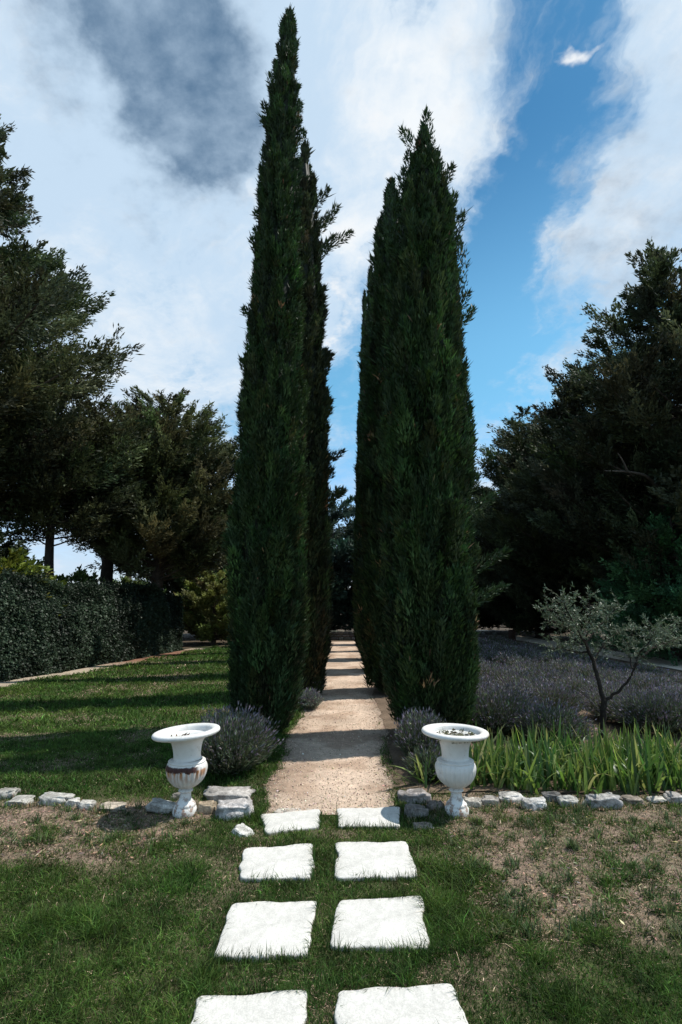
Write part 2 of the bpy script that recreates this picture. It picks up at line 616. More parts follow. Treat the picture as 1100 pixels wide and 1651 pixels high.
# ------------------------------------------------------------------ urns
def lathe(profile, seg, flute=None):
    b = MB()
    prof = np.array(profile)
    ang = np.arange(seg) * 2 * PI / seg
    V = []
    for r, z in prof:
        k = np.ones(seg)
        if flute and flute[0] < z < flute[1] and r > .05:
            s = math.sin(PI * (z - flute[0]) / (flute[1] - flute[0])) ** .5
            k = 1 + flute[3] * s * (np.abs(np.cos(ang * flute[2] / 2)) - .6)
        V.append(np.stack([np.cos(ang) * r * k, np.sin(ang) * r * k, np.full(seg, z)], 1))
    n = len(prof)
    i = np.arange(n - 1)[:, None] * seg
    j = np.arange(seg)[None]
    j2 = (j + 1) % seg
    b.add(np.concatenate(V), (.7, .7, .7), np.stack([i + j, i + j2, i + seg + j2, i + seg + j], -1).reshape(-1, 4))
    return b


def spline(pts, n=6):
    """Catmull-Rom through profile points"""
    pts = [np.array(p, float) for p in pts]
    out = []
    for k in range(len(pts) - 1):
        p0, p1, p2, p3 = pts[max(k - 1, 0)], pts[k], pts[k + 1], pts[min(k + 2, len(pts) - 1)]
        for s in np.arange(n) / n:
            out.append(.5 * (2 * p1 + (p2 - p0) * s + (2 * p0 - 5 * p1 + 4 * p2 - p3) * s * s + (3 * p1 - p0 - 3 * p2 + p3) * s ** 3))
    out.append(pts[-1])
    return out


def urn(px, pyb, label, rusty, tilt):
    gx, gy = G(px, pyb)
    root = empty('garden_urn', (gx, gy, float(gz(gx, gy)) - .005))
    tag(root, label, 'urn', 'white garden urns flanking the path')
    mat = urn_mat('white_paint_rusty' if rusty else 'white_paint_flaking', rusty)
    foot = [(.02, .0), (.094, .0), (.096, .012), (.096, .05), (.090, .058), (.086, .064)] + spline([(.084, .068), (.082, .085), (.062, .105), (.048, .13), (.043, .155), (.044, .172)], 5)
    foot += spline([(.050, .176), (.058, .183), (.058, .190), (.048, .197), (.040, .205)], 4)
    o = lathe(foot, 64).build('foot', mat, root, True)
    bowl = spline([(.03, .205), (.052, .208), (.085, .222), (.122, .252), (.150, .295), (.163, .345), (.163, .372), (.157, .392), (.146, .404)], 6)
    bowl += spline([(.146, .404), (.150, .409), (.150, .416), (.140, .422), (.122, .428)], 4)
    o = lathe(bowl, 160, (.21, .40, 26, .055)).build('bowl', mat, root, True)
    neck = spline([(.122, .428), (.112, .436), (.109, .452), (.112, .49), (.120, .535), (.134, .570), (.160, .597), (.196, .612)], 6)
    rim = spline([(.196, .612), (.232, .613), (.258, .616), (.270, .626), (.272, .638), (.264, .650), (.246, .655), (.222, .652), (.206, .642), (.196, .622), (.186, .598), (.150, .585), (.08, .578), (.0, .577)], 6)
    nk = lathe(neck, 96).build('neck', mat, root, True)
    rb = lathe(rim, 128)
    # cast egg pattern on the lip
    v = rb.v[0]
    rad = np.hypot(v[:, 0], v[:, 1])
    an = np.arctan2(v[:, 1], v[:, 0])
    m = (rad > .25)
    v[m, :2] *= (1 + .010 * np.abs(np.cos(an[m] * 22)))[:, None]
    rr = rb.build('rim', mat, root, True)
    for q in (nk, rr):
        q.rotation_euler = (0, tilt * .5, 0) if q is nk else (0, tilt, 0)
        piv = Vector((0, 0, .43))
        q.location = piv - Matrix.Rotation(q.rotation_euler[1], 3, 'Y') @ piv
    # old soil and dry debris in the dish
    rng = np.random.default_rng(3 if rusty else 4)
    s = MB()
    n = 260 if rusty else 520
    a = rng.uniform(0, 2 * PI, n)
    rad = rng.uniform(0, 1, n) ** .6 * (.10 if rusty else .165)
    c = np.stack([np.cos(a) * rad + (.0 if rusty else .0), np.sin(a) * rad + .0, .578 + rng.uniform(0, .02 if rusty else .045, n)], 1)
    base = (.10, .075, .05) if rusty else (.10, .10, .055)
    s.leaves(c, jit(rng, n, 1) * [1, 1, .4], jit(rng, n, .5) + [0, 0, 1], rng.uniform(.02, .05, n), rng.uniform(.008, .02, n), colvar(rng, base, n, .4))
    sd = s.build('dry_debris', M_lav, root)
    sd.rotation_euler = (0, tilt, 0)
    return root


urn(298, 1311, 'white cast iron urn with brown rust band and tilted rim', True, R(-4.5))
urn(737, 1311, 'white cast iron urn without rust band, foot flaking, before the irises', False, R(1.5))


# ------------------------------------------------------------------ cypresses
def cypress(name, loc, profile, label, seed, plumes=330, per=520, leaf=(.085, .02), lean=(0, 0), col=(.030, .056, .020), sprigs=(), brown=6, group='cypresses lining the path', tips=()):
    rng = np.random.default_rng(seed)
    root = empty(name, loc)
    tag(root, label, 'cypress tree', group)
    zs, rs = np.array([p[0] for p in profile]), np.array([p[1] for p in profile])
    H = zs[-1]
    fine = np.linspace(zs[0], H, 400)
    rf = np.interp(fine, zs, rs)
    cdf = np.cumsum(rf + .10)
    cdf /= cdf[-1]
    lx, ly = lean

    def axis_off(z):
        k = (z / H) ** 2
        return np.stack([lx * k, ly * k, 0 * z], -1)
    b = MB()
    # added solid core against see-through; inner shade is put into its dark colour
    k = 40
    zc = np.linspace(.12, H * .95, 90)
    ang = np.arange(k) * 2 * PI / k
    rc = np.interp(zc, zs, rs)[:, None] * .60 * (.8 + .4 * vnoise(np.tile(ang * 3, (90, 1)), np.tile(zc[:, None] * 2.2, (1, k)), seed)) + .01
    v = np.stack([np.cos(ang)[None] * rc, np.sin(ang)[None] * rc, np.tile(zc[:, None], (1, k))], -1) + axis_off(zc)[:, None]
    i = np.arange(89)[:, None] * k
    j = np.arange(k)[None]
    j2 = (j + 1) % k
    b.add(v.reshape(-1, 3), (.016, .020, .010), np.stack([i + j, i + j2, i + k + j2, i + k + j], -1).reshape(-1, 4))
    # plumes
    n = plumes
    zt = np.interp(rng.uniform(0, 1, n), cdf, fine)
    az = rng.uniform(0, 2 * PI, n)
    L = rng.uniform(.34, .95, n) * np.clip(.55 + np.interp(zt, zs, rs) * .9, .4, 1.2)
    pr = rng.uniform(.055, .125, n) * np.clip(np.interp(zt, zs, rs) * 1.8, .45, 1.1)
    Rr = np.interp(zt, zs, rs)
    lump = .86 + .36 * (fbm(az * 1.6 + seed, zt * 1.5, seed, 3) - .40) + .34 * (vnoise(np.cos(az) * 1.5 + 9, np.sin(az) * 1.5 + 5 + zt * .22, seed + 9) - .38)
    lump += (rng.uniform(0, 1, n) < .12) * rng.uniform(.0, .10, n)
    tip_r = np.maximum(Rr * lump - pr * .55, .01)
    base_r = np.maximum(tip_r - L * rng.uniform(.14, .55, n), .0)
    ce, sn = np.cos(az), np.sin(az)
    zb = np.maximum(zt - L * .75, .03)
    ztip = np.minimum(zt + L * .25, H * 1.0)
    A = np.stack([ce * base_r, sn * base_r, zb], 1) + axis_off(zb)
    B = np.stack([ce * tip_r, sn * tip_r, ztip], 1) + axis_off(ztip)
    plc = colvar(rng, col, n, .36, .09)
    odd = rng.uniform(0, 1, n)
    plc[odd < .13] *= np.array([1.35, 1.38, 1.15])
    plc[odd > .97] *= np.array([1.5, 1.0, .9])
    cnt = np.full(n, per)
    # sprigs: thin shoots that stick out of the outline (z, azimuth, length, outward)
    sp = list(sprigs)
    for z in rng.uniform(H * .1, H * .93, int(H * 3)):
        sp.append((z, rng.uniform(0, 2 * PI), rng.uniform(.14, .26), rng.uniform(.3, .7)))
    if sp:
        sa = np.array([[math.cos(s[1]), math.sin(s[1])] for s in sp])
        sz = np.array([s[0] for s in sp])
        sr = np.interp(sz, zs, rs) * .85
        sl = np.array([s[2] for s in sp])
        so = np.array([s[3] for s in sp])
        A2 = np.stack([sa[:, 0] * sr, sa[:, 1] * sr, sz], 1) + axis_off(sz)
        B2 = A2 + np.stack([sa[:, 0] * so * sl, sa[:, 1] * so * sl, sl * np.sqrt(np.maximum(1 - so ** 2, .05))], 1)
        A, B = np.concatenate([A, A2]), np.concatenate([B, B2])
        pr = np.concatenate([pr, .05 + .06 * sl])
        plc = np.concatenate([plc, colvar(rng, np.array(col) * 1.1, len(sp), .2, .06)])
        cnt = np.concatenate([cnt, np.maximum((per * .75 * (.4 + sl)), 40).astype(int)])
    for (x, y, z, l, r) in tips:   # extra leaders
        A = np.concatenate([A, [[x, y, z - l]]])
        B = np.concatenate([B, [[x, y, z]]])
        pr = np.concatenate([pr, [r]])
        plc = np.concatenate([plc, [col]])
        cnt = np.concatenate([cnt, [int(per * 1.3 * l)]])
    idx = np.repeat(np.arange(len(A)), cnt)
    m = len(idx)
    t = rng.uniform(0, 1, m) ** .8
    ax = B[idx] - A[idx]
    axl = np.linalg.norm(ax, axis=1, keepdims=True)
    axn = ax / axl
    ref = rng.normal(0, 1, (m, 3))
    rad = np.cross(axn, ref)
    rad /= np.linalg.norm(rad, axis=1, keepdims=True)
    rho = pr[idx] * np.sin(PI * np.clip(t * .86 + .14, 0, 1)) ** .8 * rng.uniform(.45, 1.08, m)
    c = A[idx] + ax * t[:, None] + rad * rho[:, None]
    d = axn * .85 + rad * rng.uniform(.15, .75, (m, 1)) + jit(rng, m, .22) + np.array([0, 0, .15])
    nrm = rad + jit(rng, m, .45)
    cc = plc[idx] * np.exp(rng.normal(0, .22, (m, 1)))
    if brown:
        bp = rng.choice(len(A), brown, False)
        msk = np.isin(idx, bp) & (t > .72) & (rng.uniform(0, 1, m) < .55)
        cc[msk] = colvar(rng, (.30, .19, .10), msk.sum(), .3)
        msk = rng.uniform(0, 1, m) < .004
        cc[msk] = colvar(rng, (.16, .11, .06), msk.sum(), .3)
    c[:, 2] = np.maximum(c[:, 2], .03)
    b.leaves(c, d, nrm, leaf[0] * np.exp(rng.normal(0, .3, m)), leaf[1] * np.exp(rng.normal(0, .25, m)), cc)
    b.build('crown', M_cyp, root)
    tb = MB()
    tz = np.linspace(-.05, H * .9, 14)
    tb.tube(np.stack([0 * tz, 0 * tz, tz], 1) + axis_off(np.maximum(tz, 0)), .085 * (1 - tz / H) + .008, (.12, .085, .06), 8)
    tb.build('trunk', M_bark, root, True)
    return root


g0 = lambda x, y: (x, y, 0)
PR_L1 = [(.06, .36), (.3, .48), (.8, .58), (1.6, .60), (3, .55), (4.3, .51), (6, .44), (7.5, .375), (8.6, .315), (9.5, .27), (10.6, .195), (11.2, .14), (11.65, .04)]
cypress('cypress', g0(-1.05, 7.85), PR_L1, 'tallest slender cypress, the nearest one on the left of the path', 101, 1150, 300, (.072, .018), (.16, .0), brown=8)
PR_L2 = [(.06, .42), (.4, .50), (1.2, .57), (2.5, .61), (4, .61), (6, .56), (8, .46), (9.6, .34), (10.9, .2), (11.9, .03)]
cypress('cypress', g0(-.80, 10.8), PR_L2, 'darker ragged cypress showing behind the tallest one, left of the path', 102, 700, 260, (.10, .026), (0, 0), (.034, .046, .020),
        sprigs=[(9.6, -.2, .75, .62), (9.2, .1, .9, .8), (8.9, -.4, .6, .6), (10.3, .2, .6, .5), (9.9, .6, .5, .7), (4.5, 0, .4, .8), (3.6, -.3, .45, .8)], brown=14)
PR_R1 = [(.06, .40), (.3, .52), (.8, .62), (2, .67), (4, .66), (5.4, .61), (6.3, .55), (7.2, .46), (7.8, .35), (8.35, .17), (8.95, .03)]
cypress('cypress', g0(1.17, 7.4), PR_R1, 'broad bushy cypress with ragged top, the nearest one right of the path', 103, 1250, 330, (.075, .019), (.10, 0), (.030, .057, .020),
        sprigs=[(7.9, 0, .4, .45), (7.5, .2, .4, .45), (7.0, -.2, .4, .45), (5.9, 0, .3, .5), (5.6, -.2, .3, .6), (2.9, 0, .45, .8), (2.1, -.3, .5, .85), (1.7, .1, .5, .9), (8.5, PI, .45, .45)],
        brown=16, tips=[(.36, -.1, 7.8, 1.0, .13), (-.22, -.05, 8.15, .9, .13), (.48, 0, 7.3, 1.0, .13), (.14, -.1, 9.12, .9, .11), (.30, 0, 8.5, .8, .11), (-.12, .1, 8.6, .7, .11), (-.42, -.1, 7.8, .9, .12), (.55, -.1, 7.0, .9, .12)])
PR_R2 = [(.10, .56), (.4, .62), (1.2, .70), (3, .70), (5, .63), (6.6, .56), (8.1, .48), (9.5, .34), (10.5, .22), (11.25, .03)]
cypress('cypress', g0(1.16, 11.2), PR_R2, 'second cypress right of the path, lower peak beside the broad one', 104, 850, 300, (.10, .026), brown=14)
PR_F = [(.10, .52), (.5, .58), (2, .64), (4, .60), (7, .46), (9, .32), (11, .17), (12.8, .02)]
far1 = cypress('cypress', g0(1.12, 14.6), PR_F, 'third cypress in the right row, mostly hidden by the second', 105, 480, 170, (.15, .04), brown=6)
right_far = [(1.06, 18.0, 1.0, 'fourth cypress in the right row, only its path side showing'),
             (.98, 21.3, 1.08, 'thin spire of cypress rising left of the right hand pair'),
             (1.12, 24.6, .9, 'last cypress in the right row before the low wall')]
left_far = [(-1.02, 14.0, .85, 'third cypress in the left row, foot seen beside the path'),
            (-.98, 17.4, .8, 'fourth cypress in the left row, a dark sliver by the path'),
            (-.96, 20.7, .8, 'fifth cypress in the left row, far along the path'),
            (-.98, 24.0, .75, 'last cypress in the left row before the low wall')]
for i, (x, y, s, lab) in enumerate(right_far + left_far):
    o = copy_tree(far1)
    o.location = (x, y, 0)
    o.rotation_euler = (0, 0, i * 1.3 + .6)
    wd = .72 if 'spire' in lab else .88
    o.scale = (wd, wd, s * 1.06)
    o['label'] = lab


# ------------------------------------------------------------------ broad conifers and other trees
def big_tree(name, loc, H, zc0, prof, label, cat, seed, nb=200, twigs=14, per=34, leaf=(.16, .055), col=(.022, .034, .016), trunk_r=.22,
             up=.25, mat=None, group=None, twig_len=(.5, 1.0), lean=(0, 0), droop=.0, fill=.3, hue=.08, vary=.3, bark=(.09, .07, .055), tipup=.35):
    """trunk with limbs; foliage sits in sprays along side twigs of every limb"""
    rng = np.random.default_rng(seed)
    root = empty(name, loc)
    tag(root, label, cat, group)
    zs, rs = np.array([p[0] for p in prof]) * (H - zc0) + zc0, np.array([p[1] for p in prof])
    tb = MB()
    tz = np.linspace(-.1, H * .93, 16)
    wob = np.stack([np.sin(tz * .9 + seed) * .08 + lean[0] * tz / H, np.cos(tz * .7 + seed) * .08 + lean[1] * tz / H, 0 * tz], 1)
    wob[0] *= 0
    tb.tube(np.stack([0 * tz, 0 * tz, tz], 1) + wob, trunk_r * (1 - tz / H) ** .8 + trunk_r * .35 * np.exp(-np.maximum(tz, 0) * 3) + .012, bark, 10)
    fine = np.linspace(zc0, H * .985, 300)
    rf = np.interp(fine, zs, rs)
    cdf = np.cumsum(rf ** 1.2 + .15)
    cdf /= cdf[-1]
    zt = np.interp((np.arange(nb) + rng.uniform(0, 1, nb)) / nb, cdf, fine)
    az = (np.arange(nb) * 2.39996 + rng.uniform(-.5, .5, nb)) % (2 * PI)
    L = np.interp(zt, zs, rs) * rng.uniform(.70, 1.12, nb)
    # groups of limbs stretch further, leaving notches in the outline
    L *= .80 + .42 * vnoise(az * 1.6, zt * .55, seed)
    zb = np.maximum(zt - L * up, zc0 * .75)
    ts = np.linspace(0, 1, 7)
    tx, ty, tl, tdir, tcol = [], [], [], [], []
    bx = np.interp(zb, tz, wob[:, 0])
    by = np.interp(zb, tz, wob[:, 1])
    for i in range(nb):
        d = np.array([math.cos(az[i]), math.sin(az[i]), 0])
        side = np.array([-d[1], d[0], 0])
        bend = rng.normal(0, .12) * L[i]
        pts = np.array([bx[i], by[i], zb[i]]) + d * (L[i] * ts)[:, None] + side * (bend * ts ** 2)[:, None]
        pts[:, 2] += (zt[i] - zb[i]) * ts + L[i] * tipup * .45 * (ts ** 2.2 - ts * .5) - droop * L[i] * ts ** 2
        if L[i] > .5:
            tb.tube(pts, (.018 + .012 * L[i]) * (1 - ts * .8), bark, 5)
        k = max(4, int(twigs * (.35 + L[i] / max(rs))))
        s = fill + (1 - fill) * rng.uniform(0, 1, k) ** .7
        s[0] = 1
        s[1] = .93
        p = np.stack([np.interp(s, ts, pts[:, q]) for q in range(3)], 1)
        sg = np.where(np.arange(k) % 2 == 0, 1, -1)
        dd = d * rng.uniform(.25, 1.0, (k, 1)) + side * (sg * rng.uniform(.2, 1.0, k))[:, None] + np.array([0, 0, 1]) * (rng.normal(.22, .30, k) - droop * .6)[:, None]
        dd[0] = d + [0, 0, .45]
        dd[1] = d + side * .5 + [0, 0, .5]
        dd /= np.linalg.norm(dd, axis=1, keepdims=True)
        tx.append(p)
        tdir.append(dd)
        tl.append(rng.uniform(twig_len[0], twig_len[1], k) * np.clip(.5 + L[i] / max(rs) * .6, .4, 1))
        tcol.append(np.tile(colvar(rng, col, 1, vary * .6, hue), (k, 1)) * np.exp(rng.normal(0, vary * .6, (k, 1))))
    tx, tdir, tl, tcol = map(np.concatenate, (tx, tdir, tl, tcol))
    n = len(tx)
    idx = np.repeat(np.arange(n), per)
    m = len(idx)
    t = rng.uniform(.0, 1, m)
    wdt = ((.14 * (1 - .72 * t) + .012) * tl[idx])[:, None]
    c = tx[idx] + tdir[idx] * (t * tl[idx])[:, None] + jit(rng, m, 1) * wdt
    c[:, 2] += .22 * tl[idx] * t ** 2
    d = tdir[idx] * .9 + jit(rng, m, .36) + np.array([0, 0, .18])
    nr = jit(rng, m, .8) + np.array([0, 0, .8])
    b = MB()
    b.leaves(c, d, nr, leaf[0] * np.exp(rng.normal(0, .3, m)), leaf[1] * np.exp(rng.normal(0, .25, m)), tcol[idx] * np.exp(rng.normal(0, .2, (m, 1))))
    b.build('crown', mat or M_con, root)
    tb.build('trunk', M_bark, root, True)
    return root


DK = (.056, .066, .031)
# left side, behind the hedge
LG = 'dark conifers left of the lawn'
RG = 'dark cedars right of the lavender'
CN = dict(leaf=(.125, .044), twig_len=(.5, 1.0), fill=.35, vary=.5)
big_tree('conifer_tree', (-12.25, 15.0, 0), 17.2, 4.3, [(0, 3.2), (.12, 4.5), (.35, 4.75), (.55, 3.8), (.75, 2.5), (.9, 1.3), (1, .1)],
         'huge dark conifer filling the left edge of the photo', 'conifer', 201, 320, 10, 130, (.13, .046), (.062, .074, .035), .38, group=LG, twig_len=(.65, 1.2), fill=.35, vary=.5)
big_tree('conifer_tree', (-8.7, 16.6, 0), 8.2, 3.7, [(0, 1.2), (.3, 2.0), (.6, 1.8), (.85, 1.0), (1, .1)],
         'smaller dark conifer with thin trunk in front of the huge one', 'conifer', 202, 80, 9, 60, col=DK, trunk_r=.17, bark=(.04, .033, .027), group=LG, **CN)
big_tree('conifer_tree', (-8.35, 20.0, 0), 9.0, 4.7, [(0, 1.3), (.3, 2.3), (.6, 2.2), (.85, 1.2), (1, .1)],
         'bushy conifer with bare straight trunk seen against sky above the hedge', 'conifer', 203, 110, 8, 90, col=(.066, .080, .040), trunk_r=.27, bark=(.045, .037, .03), group=LG, **CN)
big_tree('conifer_tree', (-6.75, 20.6, 0), 9.9, 3.0, [(0, 1.9), (.2, 2.6), (.45, 2.75), (.7, 2.0), (.88, 1.1), (1, .1)],
         'olive green round conifer next to the tallest cypress, beyond the lawn', 'conifer', 204, 180, 10, 104, col=(.080, .092, .042), trunk_r=.26, group=LG, **CN)
big_tree('conifer_tree', (-10.6, 27.5, 0), 9.5, 5.6, [(0, 1.4), (.3, 2.2), (.6, 2.0), (.85, 1.1), (1, .1)],
         'conifer standing furthest back on the left, seen through the trunks', 'conifer', 205, 90, 10, 50, (.18, .06), DK, .2, group=LG)
# right side, beyond the side path
big_tree('cedar_tree', (12.9, 19.0, 0), 15.4, 1.6, [(0, 3.6), (.15, 4.7), (.4, 4.7), (.6, 3.8), (.8, 2.2), (.92, 1.1), (1, .1)],
         'tallest dark cedar at the right edge of the photo', 'cedar', 211, 300, 10, 130, (.145, .052), (.050, .062, .031), .36, group=RG, twig_len=(.65, 1.2), vary=.5, fill=.35)
cedar = big_tree('cedar_tree', (11.9, 24.5, 0), 13.2, 1.4, [(0, 3.4), (.2, 4.6), (.45, 4.5), (.7, 3.1), (.88, 1.6), (1, .1)],
         'middle dark cedar with sloping top between tallest and farthest', 'cedar', 212, 240, 10, 120, (.16, .056), (.050, .062, .031), .32, group=RG, twig_len=(.65, 1.2), vary=.5, fill=.35)
big_tree('cedar_tree', (10.9, 30.5, 0), 13.0, .4, [(0, 2.6), (.25, 3.4), (.5, 3.2), (.75, 2.2), (.9, 1.1), (1, .1)],
         'farthest dark cedar, its edge against blue sky beside the broad cypress', 'cedar', 213, 220, 14, 66, (.16, .055), (.054, .066, .033), .3, group=RG, twig_len=(.6, 1.1), vary=.5)
big_tree('fir_tree', (10.3, 17.0, 0), 4.7, .25, [(0, 2.1), (.25, 2.15), (.5, 1.75), (.8, .85), (1, .06)],
         'low bright green spreading conifer under the dark cedars at right', 'conifer', 214, 110, 11, 70, (.11, .036), (.050, .120, .052), .13, up=.05, droop=.06, twig_len=(.4, .75), vary=.45)
db_ = MB()
o_ = np.array([11.9, 24.5, 0])
pts = [Vector((11.9, 24.5, 5.2)), P(1072, 820, 19.0), P(1050, 775, 17.6), P(1022, 762, 17.2), P(975, 759, 17.0)]
db_.tube(np.array(spline([tuple(p) for p in pts], 5)) - o_, np.linspace(.10, .018, 21), (.16, .135, .11), 6)
db_.tube(np.array(spline([tuple(P(1012, 760, 17.1)), tuple(P(1004, 742, 16.9)), tuple(P(996, 730, 16.8))], 4)) - o_, np.linspace(.04, .012, 9), (.16, .135, .11), 5)
db_.build('dead_branch', M_bark, cedar, True)
# dark wood closing the far end
back = [(-7.3, 31, 8.2, 'dark tree added to shade the ground far behind the sunlit small tree at the lawn end', 305), (11.6, 37, 9.5, 'dark tree standing behind the farthest dark cedar', 306), (-4.6, 33, 8.6, 'dark tree behind the low wall, left of the path end', 301), (-.6, 35, 9.6, 'blue green tree in the gap at the end of the path', 302),  # first tree added to shade and hide the pale far ground
        (3.6, 34, 9.2, 'dark tree behind the low wall, right of the path end', 303), (7.4, 35.5, 10.2, 'dark tree hidden behind the broad cypress on the far right', 304)]
for x, y, h, lab, sd in back:
    big_tree('evergreen_tree', (x, y, 0), h, .4, [(0, 2.4), (.25, 3.0), (.55, 2.4), (.8, 1.3), (1, .1)], lab, 'tree', sd, 120, 13, 32, (.26, .09),
             (.050, .080, .060) if sd == 302 else (.034, .046, .026), .22, group='dark trees closing the far end')
# lighter broadleaf shrubs
big_tree('broadleaf_tree', (-5.75, 25.2, 0), 3.3, .25, [(0, .9), (.3, 1.25), (.65, 1.05), (1, .15)], 'small sunlit yellow green tree at the far end of the lawn', 'tree', 221,
         70, 14, 26, (.12, .07), (.17, .19, .065), .08, mat=M_leaf, twig_len=(.25, .5), up=.4)
sh = [(-8.75, 14.3, 2.95, 1.1, (.16, .18, .040), 'yellow green bush above the hedge at the left edge', 231),
      (-9.4, 19.2, 2.75, 1.2, (.09, .14, .04), 'mid green bush behind the hedge near the tiled roof', 232),
      (-10.0, 25.5, 2.9, 1.4, (.11, .15, .05), 'pale green bush behind the hedge beside the bare trunk', 233),
      (-13.6, 21.5, 5.2, 1.9, (.030, .045, .020), 'dark pointed bush behind the yellow green one at left', 234),
      (-16.2, 24.5, 4.2, 2.4, (.12, .17, .05), 'wide green bush far behind the hedge at the left edge', 235)]
for x, y, h, r, cl, lab, sd in sh:
    big_tree('garden_bush', (x, y, 0), h, .3, [(0, r * .8), (.35, r), (.7, r * .8), (1, .15)], lab, 'bush', sd, 80, 12, 26, (.14, .075), cl, .08, mat=M_leaf,
             group='bushes behind the hedge', twig_len=(.3, .6), up=.4)


# ------------------------------------------------------------------ ivy clad hedge
def hedge():
    rng = np.random.default_rng(61)
    y0, y1 = 7.0, 21.6
    tk = 1.1

    def top(y):
        return 2.05 + .10 * np.sin(y * 1.1) + .10 * (vnoise(y * 1.7, y * 0, 4) - .5) + .22 * (vnoise(y * 3.3, y * 0, 14) - .5) + sstep(10, 13, y) * .08 - .75 * sstep(20.2, 21.7, y) ** 2
    # core
    b = MB()
    ysn = np.linspace(y0, y1, 120)
    ring = []
    for y in ysn:
        x = float(hedge_x(y)) - .26
        h = float(top(np.array([y]))[0]) - .20
        ring.append([(x - .02, y, -.05), (x + .04, y, h * .5), (x - .06, y, h), (x - tk, y, h), (x - tk, y, -.05)])
    V = np.array(ring).reshape(-1, 3)
    f = []
    for i in range(len(ysn) - 1):
        for k in range(5):
            f.append((i * 5 + k, i * 5 + (k + 1) % 5, i * 5 + 5 + (k + 1) % 5, i * 5 + 5 + k))
    e = (len(ysn) - 1) * 5
    b.add(V, (.016, .022, .014), f, [(0, 1, 2), (0, 2, 3), (0, 3, 4), (e, e + 2, e + 1), (e, e + 3, e + 2), (e, e + 4, e + 3)])
    n = 190000
    y = y0 + (y1 - y0) * rng.uniform(0, 1, n)
    face = rng.choice(4, n, p=[.68, .18, .04, .10])
    h = top(y)
    u = rng.uniform(0, 1, n)
    bul = .34 * (fbm(y * 1.5, u * 3.2, 8, 4) - .50) + .10 * (vnoise(y * 6, u * 12, 18) - .5) - .16 * sstep(.75, 1, u)
    x = hedge_x(y)
    z = u * h
    X = np.where(face == 0, x + bul, np.where(face == 1, x - u * tk, x - tk * u))
    Z = np.where(face == 0, z, np.where(face == 1, h + bul * 1.1 + rng.exponential(.035, n), u * h))
    yy = np.where(face == 2, y0 - .02, np.where(face == 3, y1 + bul, y))
    uu = rng.uniform(0, 1, n)
    X = np.where(face >= 2, hedge_x(np.where(face == 2, y0, y1)) - uu * tk, X)
    Z = np.where(face >= 2, u * 2.05, Z)
    c = np.stack([X, yy, Z], 1) + jit(rng, n, .035)
    c[:, 2] = np.abs(c[:, 2])
    fn = np.array([[1, -.15, .25], [0, 0, 1], [0, -1, .2], [0, 1, .2]])[face]
    d = jit(rng, n, .6) + np.array([0, 0, -.5]) + fn * .5
    nr = fn + jit(rng, n, .5)
    patch = sstep(.40, .62, fbm(y * .9, Z * .9, 19, 3))[:, None]
    col = np.array([.018, .030, .018]) * (1 - patch) + np.array([.040, .064, .038]) * patch
    col = col * np.exp(rng.normal(0, .35, (n, 1)))
    b.leaves(c, d, nr, rng.uniform(.04, .085, n), rng.uniform(.03, .06, n), col)
    b.v = [q - np.array([hedge_x(14), 14.0, 0]) for q in b.v]
    o = b.build('clipped_hedge', M_leaf)
    o.location = (hedge_x(14), 14.0, 0)
    tag(o, 'long dark ivy covered hedge along the left side of the lawn', 'hedge')


hedge()


